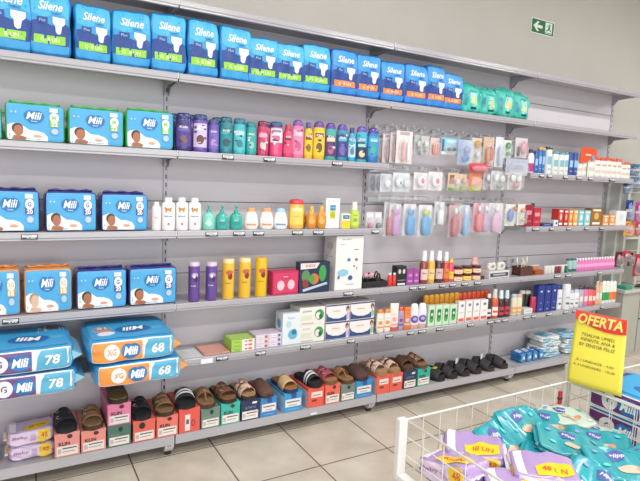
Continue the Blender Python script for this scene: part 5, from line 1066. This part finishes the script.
# ================================================================ EXIT SIGN on the wall
t = thing('exit_sign', 'green and white emergency exit sign with left arrow on the wall', 'sign', (2.711, .0185, 2.482))
w_, h_ = .25, .106
bm = bmesh.new(); box(bm, -w_ / 2, w_ / 2, -.003, .0, 0, h_, .0006); obj('sign_board', bm, plastic('#dfe8e0'), t)
F = lambda u, v, off=0.0: Vector((u * w_ / 2, -.003 - off, h_ / 2 + v * h_ / 2))
deco(F, t, [('r', -.95, .95, -.88, .88, '#17573c', 'green_field'), ('p', [(-.84, 0), (-.5, .62), (-.3, .62), (-.52, .2), (-.04, .2), (-.04, -.2), (-.52, -.2), (-.3, -.62), (-.5, -.62)], '#cfe8cc', 'arrow'),
            ('r', .20, .80, -.72, .78, '#cfe6d0', 'pictogram_panel'), ('e', .58, .52, .06, .13, '#17573c', 'figure_head'),
            ('p', [(.50, .38), (.62, .36), (.60, -.02), (.74, -.3), (.70, -.42), (.54, -.12), (.46, -.30), (.28, -.42), (.27, -.30), (.40, -.2), (.46, .08)], '#17573c', 'figure_body'),
            ('p', [(.50, .38), (.36, .2), (.30, .26), (.48, .44)], '#17573c', 'figure_arm'), ('r', .20, .80, -.66, -.56, '#17573c', 'ground_line')])

# ================================================================ BEYOND THE END OF THE SHELVING
WHITE = mat('#d2d3cc', .5); GREY = mat('#b3b1a6', .5)
t = thing('white_cabinet', 'tall white display cabinet with narrow niche past the end of the shelves', 'cabinet', (4.15, 0, .575))
def wl(x): return x - 4.15
Y0_, Y1_ = -.10, .015
for x0, x1, y0 in ((3.64, 3.68, -.02), (3.68, 3.705, Y0_), (3.80, 3.83, Y0_), (4.02, 4.05, Y0_), (4.62, 4.66, Y0_)):
    bm = bmesh.new(); box(bm, wl(x0), wl(x1), y0, Y1_, 0, .88, .002); obj('side_panel', bm, WHITE, t)
bm = bmesh.new(); box(bm, wl(3.705), wl(3.80), -.06, -.05, 0, .85); obj('filler_panel', bm, mat('#c4c5be', .5), t)
bm = bmesh.new(); box(bm, wl(3.70), wl(4.66), Y0_ - .004, Y1_, .862, .885, .002); obj('top_board', bm, WHITE, t)
bm = bmesh.new(); box(bm, wl(3.83), wl(4.62), -.005, Y1_, 0, .86); obj('niche_back', bm, mat('#b9b2a2', .6), t)
bm = bmesh.new(); box(bm, wl(3.83), wl(4.02), Y0_, -.006, .40, .42); obj('niche_shelf', bm, WHITE, t)
bm = bmesh.new(); box(bm, wl(4.05), wl(4.62), Y0_, -.006, .40, .42); obj('niche_shelf', bm, WHITE, t)
cit('cardboard_box', 'tan cardboard box on the niche shelf of the white cabinet', 'box', 3.925, .16, .1, .575 + .421, .08, '#b8975f', Yf=-.095)
t = thing('counter', 'low grey counter below the white cabinet at the right edge', 'counter', (4.15, -.11, 0))
bm = bmesh.new(); box(bm, -.45, .5, -.10, .12, 0, .54, .003); obj('counter_body', bm, GREY, t)
bm = bmesh.new(); box(bm, -.47, .52, -.12, .125, .541, .57, .004); obj('counter_top', bm, mat('#c4c3ba', .4), t)
bm = bmesh.new(); box(bm, -.2, .3, -.104, -.0995, .30, .31); obj('drawer_gap', bm, mat('#3a3834', .6), t)
bm = bmesh.new(); box(bm, -.21, -.205, -.1035, -.0995, .02, .52); obj('door_gap', bm, mat('#8a887e', .6), t)
cit('teal_tray', 'small teal packet at the near corner of the grey counter', 'packet', 3.76, .09, .025, .5705, .09, '#2f9a82', Yf=-.215, bev=.004)
t = thing('cable', 'black coiled cable lying on the grey counter', 'cable', (3.98, -.19, .5705))
bm = bmesh.new(); tube(bm, [(.10 * math.cos(a) * (1 - a * .02), .025 * math.sin(a), .006 + .0035 * a / 3) for a in [k * .4 for k in range(40)]], .004, 6); obj('cord', bm, plastic('#22252a'), t, True)
# small wire stand with hanging packets
t = thing('wire_stand', 'slim white wire stand with hooks on the grey counter', 'display stand', (4.06, -.17, .5705))
bm = bmesh.new(); lathe(bm, [(0, 0), (1, 0), (.95, 1), (0, 1)], .06, .04, 0, .012, 16); obj('stand_base', bm, plastic('#d8d8d6'), t)
bm = bmesh.new(); tube(bm, [(0, 0, .01), (0, 0, 1.06)], .006, 8); obj('pole', bm, plastic('#d0d0ce'), t)
hk = []
for zz in (1.04, .80, .62, .32):
    bm = bmesh.new(); tube(bm, [(-.36, -.012, zz), (.3, -.012, zz)], .003, 6); obj('cross_wire', bm, plastic('#c8c8c6'), t)
Ys = -.19
st = [((3.687, 0.131, 1.504, 0.095), '#3f6f92', 'upper blue blister strip hanging at the right picture edge', '#24406a'), ((3.706, 0.132, 1.400, 0.096), '#4a7a9c', 'lower blue blister strip hanging at the right picture edge', '#24406a'), ((3.606, 0.095, 1.357, 0.103), '#44708e', 'blue blister strip hanging lower and further left', '#22365c'),
      ((3.668, 0.097, 1.140, 0.170), '#2b3f86', 'navy pack hanging on the wire stand above the orange one', '#5a78c0'), ((3.775, 0.114, 1.132, 0.164), '#b0408c', 'magenta pack hanging at the right edge on the wire stand', '#e0a0c8'),
      ((3.685, 0.119, 1.017, 0.123), '#e8a83a', 'orange and yellow pack hanging on the wire stand', '#e06a3a'), ((3.808, 0.129, 1.024, 0.108), '#c8404a', 'red striped pack hanging at the right edge on the wire stand', '#f0d0c8')]
for i, (q, c, lb, c2) in enumerate(st):
    hang(lb, q, -.195 - (.02 if i in (4, 6) else 0) + (.0), c, [('e', -.2, .45, .45, .3, c2, 'contents'), ('e', .2, -.35, .45, .3, c2, 'contents'), ('f', 0, 0, .8, .12, '#d8dce4', 'text_print')])
rk = [((3.602, 0.096, 0.765, 0.124), '#5a2a34', 'dark red hair band card at the left of the small rack'), ((3.689, 0.112, 0.803, 0.092), '#b03a48', 'crimson hair band card on the small rack'), ((3.771, 0.072, 0.766, 0.110), '#2a2228', 'black hair band card on the small rack'), ((3.867, 0.132, 0.676, 0.188), '#a83236', 'dark red card at the picture edge on the small rack')]
for i, (q, c, lb) in enumerate(rk): hang(lb, q, -.19 - .012 * (i % 2), c, [('e', -.3, .3, .4, .4, '#d87884' if i != 2 else '#4a4048', 'hair_band'), ('e', .3, -.3, .4, .4, '#3a2028', 'hair_band')])

# ================================================================ WIRE BASKETS IN THE FOREGROUND
WIRE = mat('#e6e4de', .3, coat=.3)
def basket(name, label, x0, x1, y0, y1, zb, zt, endplate=True, nx=11, ny=8, leg=True):
    r_ = .0017
    t = thing(name, label, 'basket', ((x0 + x1) / 2, (y0 + y1) / 2, 0)); cx, cy = (x0 + x1) / 2, (y0 + y1) / 2
    def side(pts, n, nm):
        (ax, ay), (bx, by) = pts; bm = bmesh.new()
        for i in range(n + 1):
            f = i / n; X_, Y_ = ax + (bx - ax) * f - cx, ay + (by - ay) * f - cy
            tube(bm, [(X_, Y_, zb), (X_, Y_, zt)], r_, 5)
        for z in ((zb + (zt - zb) * .36, zb + (zt - zb) * .7) if nm == 'wire_side' and ax == bx else (zb + .004,)): tube(bm, [(ax - cx, ay - cy, z), (bx - cx, by - cy, z)], .0019, 5)
        obj(nm, bm, WIRE, t)
    side(((x0, y1), (x1, y1)), nx, 'wire_side'); side(((x0, y0), (x1, y0)), nx, 'wire_side')
    side(((x0, y0), (x0, y1)), ny, 'wire_side'); side(((x1, y0), (x1, y1)), ny, 'wire_side')
    bm = bmesh.new(); A = [(x0 - cx, y0 - cy), (x1 - cx, y0 - cy), (x1 - cx, y1 - cy), (x0 - cx, y1 - cy)]
    tube(bm, [(*A[k % 4], zt) for k in range(5)], .0042, 8); obj('rim', bm, WIRE, t, True)
    bm = bmesh.new()
    for i in range(nx + 1):
        X_ = x0 + (x1 - x0) * i / nx - cx; tube(bm, [(X_, y0 - cy, zb), (X_, y1 - cy, zb)], .002, 5)
    for i in range(ny + 1):
        Y_ = y0 + (y1 - y0) * i / ny - cy; tube(bm, [(x0 - cx, Y_, zb), (x1 - cx, Y_, zb)], .002, 5)
    obj('wire_floor', bm, WIRE, t)
    if endplate:
        bm = bmesh.new(); box(bm, x0 - cx - .038, x0 - cx - .004, y1 - cy - .018, y1 - cy + .006, zb - .012, zt + .012, .004); obj('corner_post', bm, mat('#eeece8', .35, coat=.3), t)
        bm = bmesh.new(); box(bm, x0 - cx - .038, x0 - cx - .004, y0 - cy, y1 - cy - .018, zb - .03, zb + .012, .004); obj('end_rail', bm, mat('#eeece8', .35, coat=.3), t)
    for X_, Y_ in ((x0 + .42, y0 + .06), (x1 - .08, y0 + .06), (x0 + .42, y0 + .3), (x1 - .08, y0 + .3)):
        bm = bmesh.new(); tube(bm, [(X_ - cx, Y_ - cy, 0), (X_ - cx, Y_ - cy, zb)], .011, 10); obj('leg', bm, WIRE, t)
    return t
BZ = .415
basket('wire_basket', 'white wire promotion basket full of wipes packs in the foreground', .45, 1.285, -2.15, -1.42, BZ, .6)
basket('wire_basket', 'second white wire basket behind the yellow offer sign with diaper packs', 1.30, 2.0, -2.15, -1.42, BZ, .6, False, 9, 8)
OFF = .0022
for k in range(2):
    t = big_pack('side-turned purple-banded diaper pack in the basket behind the sign, %s one' % ['bottom', 'top'][k], -.19, .19, -.15, .15, 0, .098, '#6c2f72', 'G', '78', 71 + k)
    t.location = (1.48, -1.66, BZ + .006 + k * .1); t.rotation_euler = (0, 0, -PI / 2); t['group'] = 'diaper packs in the second basket'
OFF = .0008
# corner posts carrying the sign
t = thing('sign_holder', 'white tubular post between the two baskets holding the offer sign', 'sign holder', (1.316, -1.395, 0))
for dx in (-.012, .022):
    bm = bmesh.new(); tube(bm, [(dx, 0, 0), (dx, 0, .66)], .0075 if dx < 0 else .005, 10); obj('post', bm, WIRE, t, True)
bm = bmesh.new(); tube(bm, [(-.012, 0, .65), (-.005, -.01, .70), (.03, -.03, .72)], .004, 8); obj('clip_arm', bm, WIRE, t, True)
# red tag beside the post
t = thing('red_clip', 'red clip on the far wires of the foreground basket next to the sign post', 'clip', (1.235, -1.425, .515))
bm = bmesh.new(); box(bm, -.008, .008, -.006, .006, 0, .055, .003); obj('clip_body', bm, plastic('#b82a2e'), t)
bm = bmesh.new(); box(bm, -.009, .009, -.007, .007, .02, .03, .002); obj('clip_band', bm, plastic('#4a2024'), t)
# offer sign: a curved sheet hung at its real place
TL, TR, BL, BR = Vector((1.291, -1.421, 0.899)), Vector((1.349, -1.595, 0.893)), Vector((1.235, -1.449, 0.621)), Vector((1.304, -1.629, 0.612))
t = thing('offer_sign', 'yellow paper offer sign with red OFERTA header above the baskets', 'sign', tuple((BL + BR) / 2))
org = (BL + BR) / 2; nrm = (TR - TL).cross(BL - TL).normalized()
if nrm.dot(Vector((-.66, -2.73, 1.377)) - org) < 0: nrm = -nrm
def SF(u, v, off=0.0):
    a, b = (u + 1) / 2, (v + 1) / 2
    p = BL * (1 - a) * (1 - b) + BR * a * (1 - b) + TL * (1 - a) * b + TR * a * b
    return p - org + nrm * (.006 * math.sin(PI * a) + .004 * math.sin(2 * PI * b) + off)
bm = bmesh.new(); n = 14
g = [[bm.verts.new(SF(-1 + 2 * i / n, -1 + 2 * j / n)) for i in range(n + 1)] for j in range(n + 1)]
for j in range(n):
    for i in range(n): bm.faces.new((g[j][i], g[j][i + 1], g[j + 1][i + 1], g[j + 1][i]))
o = obj('paper', bm, card('#ecdb4c'), t, True); md = o.modifiers.new('thick', 'SOLIDIFY'); md.thickness = .0008; md.offset = 0
print_poly(SF, [(-1, 1), (-.5, 1), (0, 1), (.5, 1), (1, 1), (1, .60), (.6, .56), (.2, .56), (-.2, .60), (-.6, .68), (-1, .76)], card('#d8342c'), t, 'red_header', .004)
RC = card('#f4e070')
print_text(SF, 'OFERTA', .0, .80, 1.74, .29, RC, t, 'header_lettering', .0062, .2, .03)
INK = card('#3c4222')
for k, (s_, v, w__, u) in enumerate([('TOALHA UMED.', .38, 1.3, -.02), ('INFANTIL ANA &', .25, 1.3, -.02), ('BY SENSOR FELIZ', .11, 1.36, -.03), ('À 1 UNIDADE - 4,00', -.32, 1.42, -.05), ('À 3 UNIDADES - 10,00', -.46, 1.56, -.06)]):
    print_text(SF, s_, u, v, w__, .085, INK, t, 'handwritten_line', .0025, .1, .0)

# ---------------------------------------------------------------- packs heaped in the basket
def P3(x, y, z): return (x, y, z)
wipes('lilac wipes pack against the left wires of the basket', P3(.53, -1.58, BZ + .04), .2, .12, .072, '#b498cc', 201, (.0, -.25, -1.45))
wipes('lilac wipes pack second from the left, near the far wires', P3(.65, -1.53, BZ + .07), .19, .14, .045, '#ae92c6', 202, (.12, .0, -.75))
wipes('lilac wipes pack with white stripe in the front of the basket', P3(.62, -1.74, BZ + .05), .19, .14, .05, '#b296ca', 203, (.1, .0, -.6))
wipes('lilac wipes pack touching the turquoise heap', P3(.735, -1.735, BZ + .08), .19, .14, .045, '#b094c8', 204, (.1, .0, -.7))
for i, (x, y, z, w_, d_, rot, lb) in enumerate([
    (.775, -1.55, .085, .15, .2, (.45, .0, .2), 'turquoise wipes pack nearest the lilac packs, leaning up towards the wires'),
    (.92, -1.50, .115, .18, .14, (.55, 0, -.1), 'turquoise wipes pack topmost at the far wires'),
    (.875, -1.68, .065, .21, .13, (.1, .22, -1.0), 'turquoise wipes pack slanting below the topmost one'),
    (.985, -1.655, .095, .23, .14, (.2, .22, -.72), 'turquoise wipes pack folded across the middle of the heap'),
    (1.07, -1.50, .085, .2, .13, (.35, .1, -.5), 'turquoise wipes pack right of the topmost one'),
    (.86, -1.86, .085, .21, .15, (.25, .28, -1.15), 'turquoise wipes pack at the bottom edge of the picture, beside the lilac one'),
    (1.0, -1.83, .105, .23, .15, (.22, .05, -.55), 'turquoise wipes pack with purple emblem low in the right corner'),
    (1.14, -1.66, .07, .2, .13, (.28, .0, -.75), 'turquoise wipes pack beside the divider wires'),
    (1.14, -1.84, .09, .2, .14, (.2, -.1, -.2), 'turquoise wipes pack at the right picture edge'),
    (.97, -2.0, .09, .2, .14, (.1, .1, -.2), 'turquoise wipes pack cut off by the bottom picture edge')]):
    wipes(lb, (x, y, BZ + z - .02), w_, d_, .026, '#209ba8', 210 + i, rot, kind='teal')
for i, (x, y, z, r) in enumerate([(1.185, -1.49, .055, -.5), (1.20, -1.60, .03, -1.2), (1.0, -1.75, .012, .3), (.8, -1.6, .012, .3), (1.15, -1.75, .015, .2)]):
    wipes(['pale green-white wipes pack with peach print by the sign post', 'pale green-white wipes pack beside the divider', 'turquoise wipes pack at the bottom of the heap', 'turquoise wipes pack under the upright one', 'turquoise wipes pack under the divider side'][i],
          (x, y, BZ + z), .2, .13, .042, '#c8d8c8' if i < 2 else '#209ba8', 230 + i, (.1, 0, r), kind='teal')
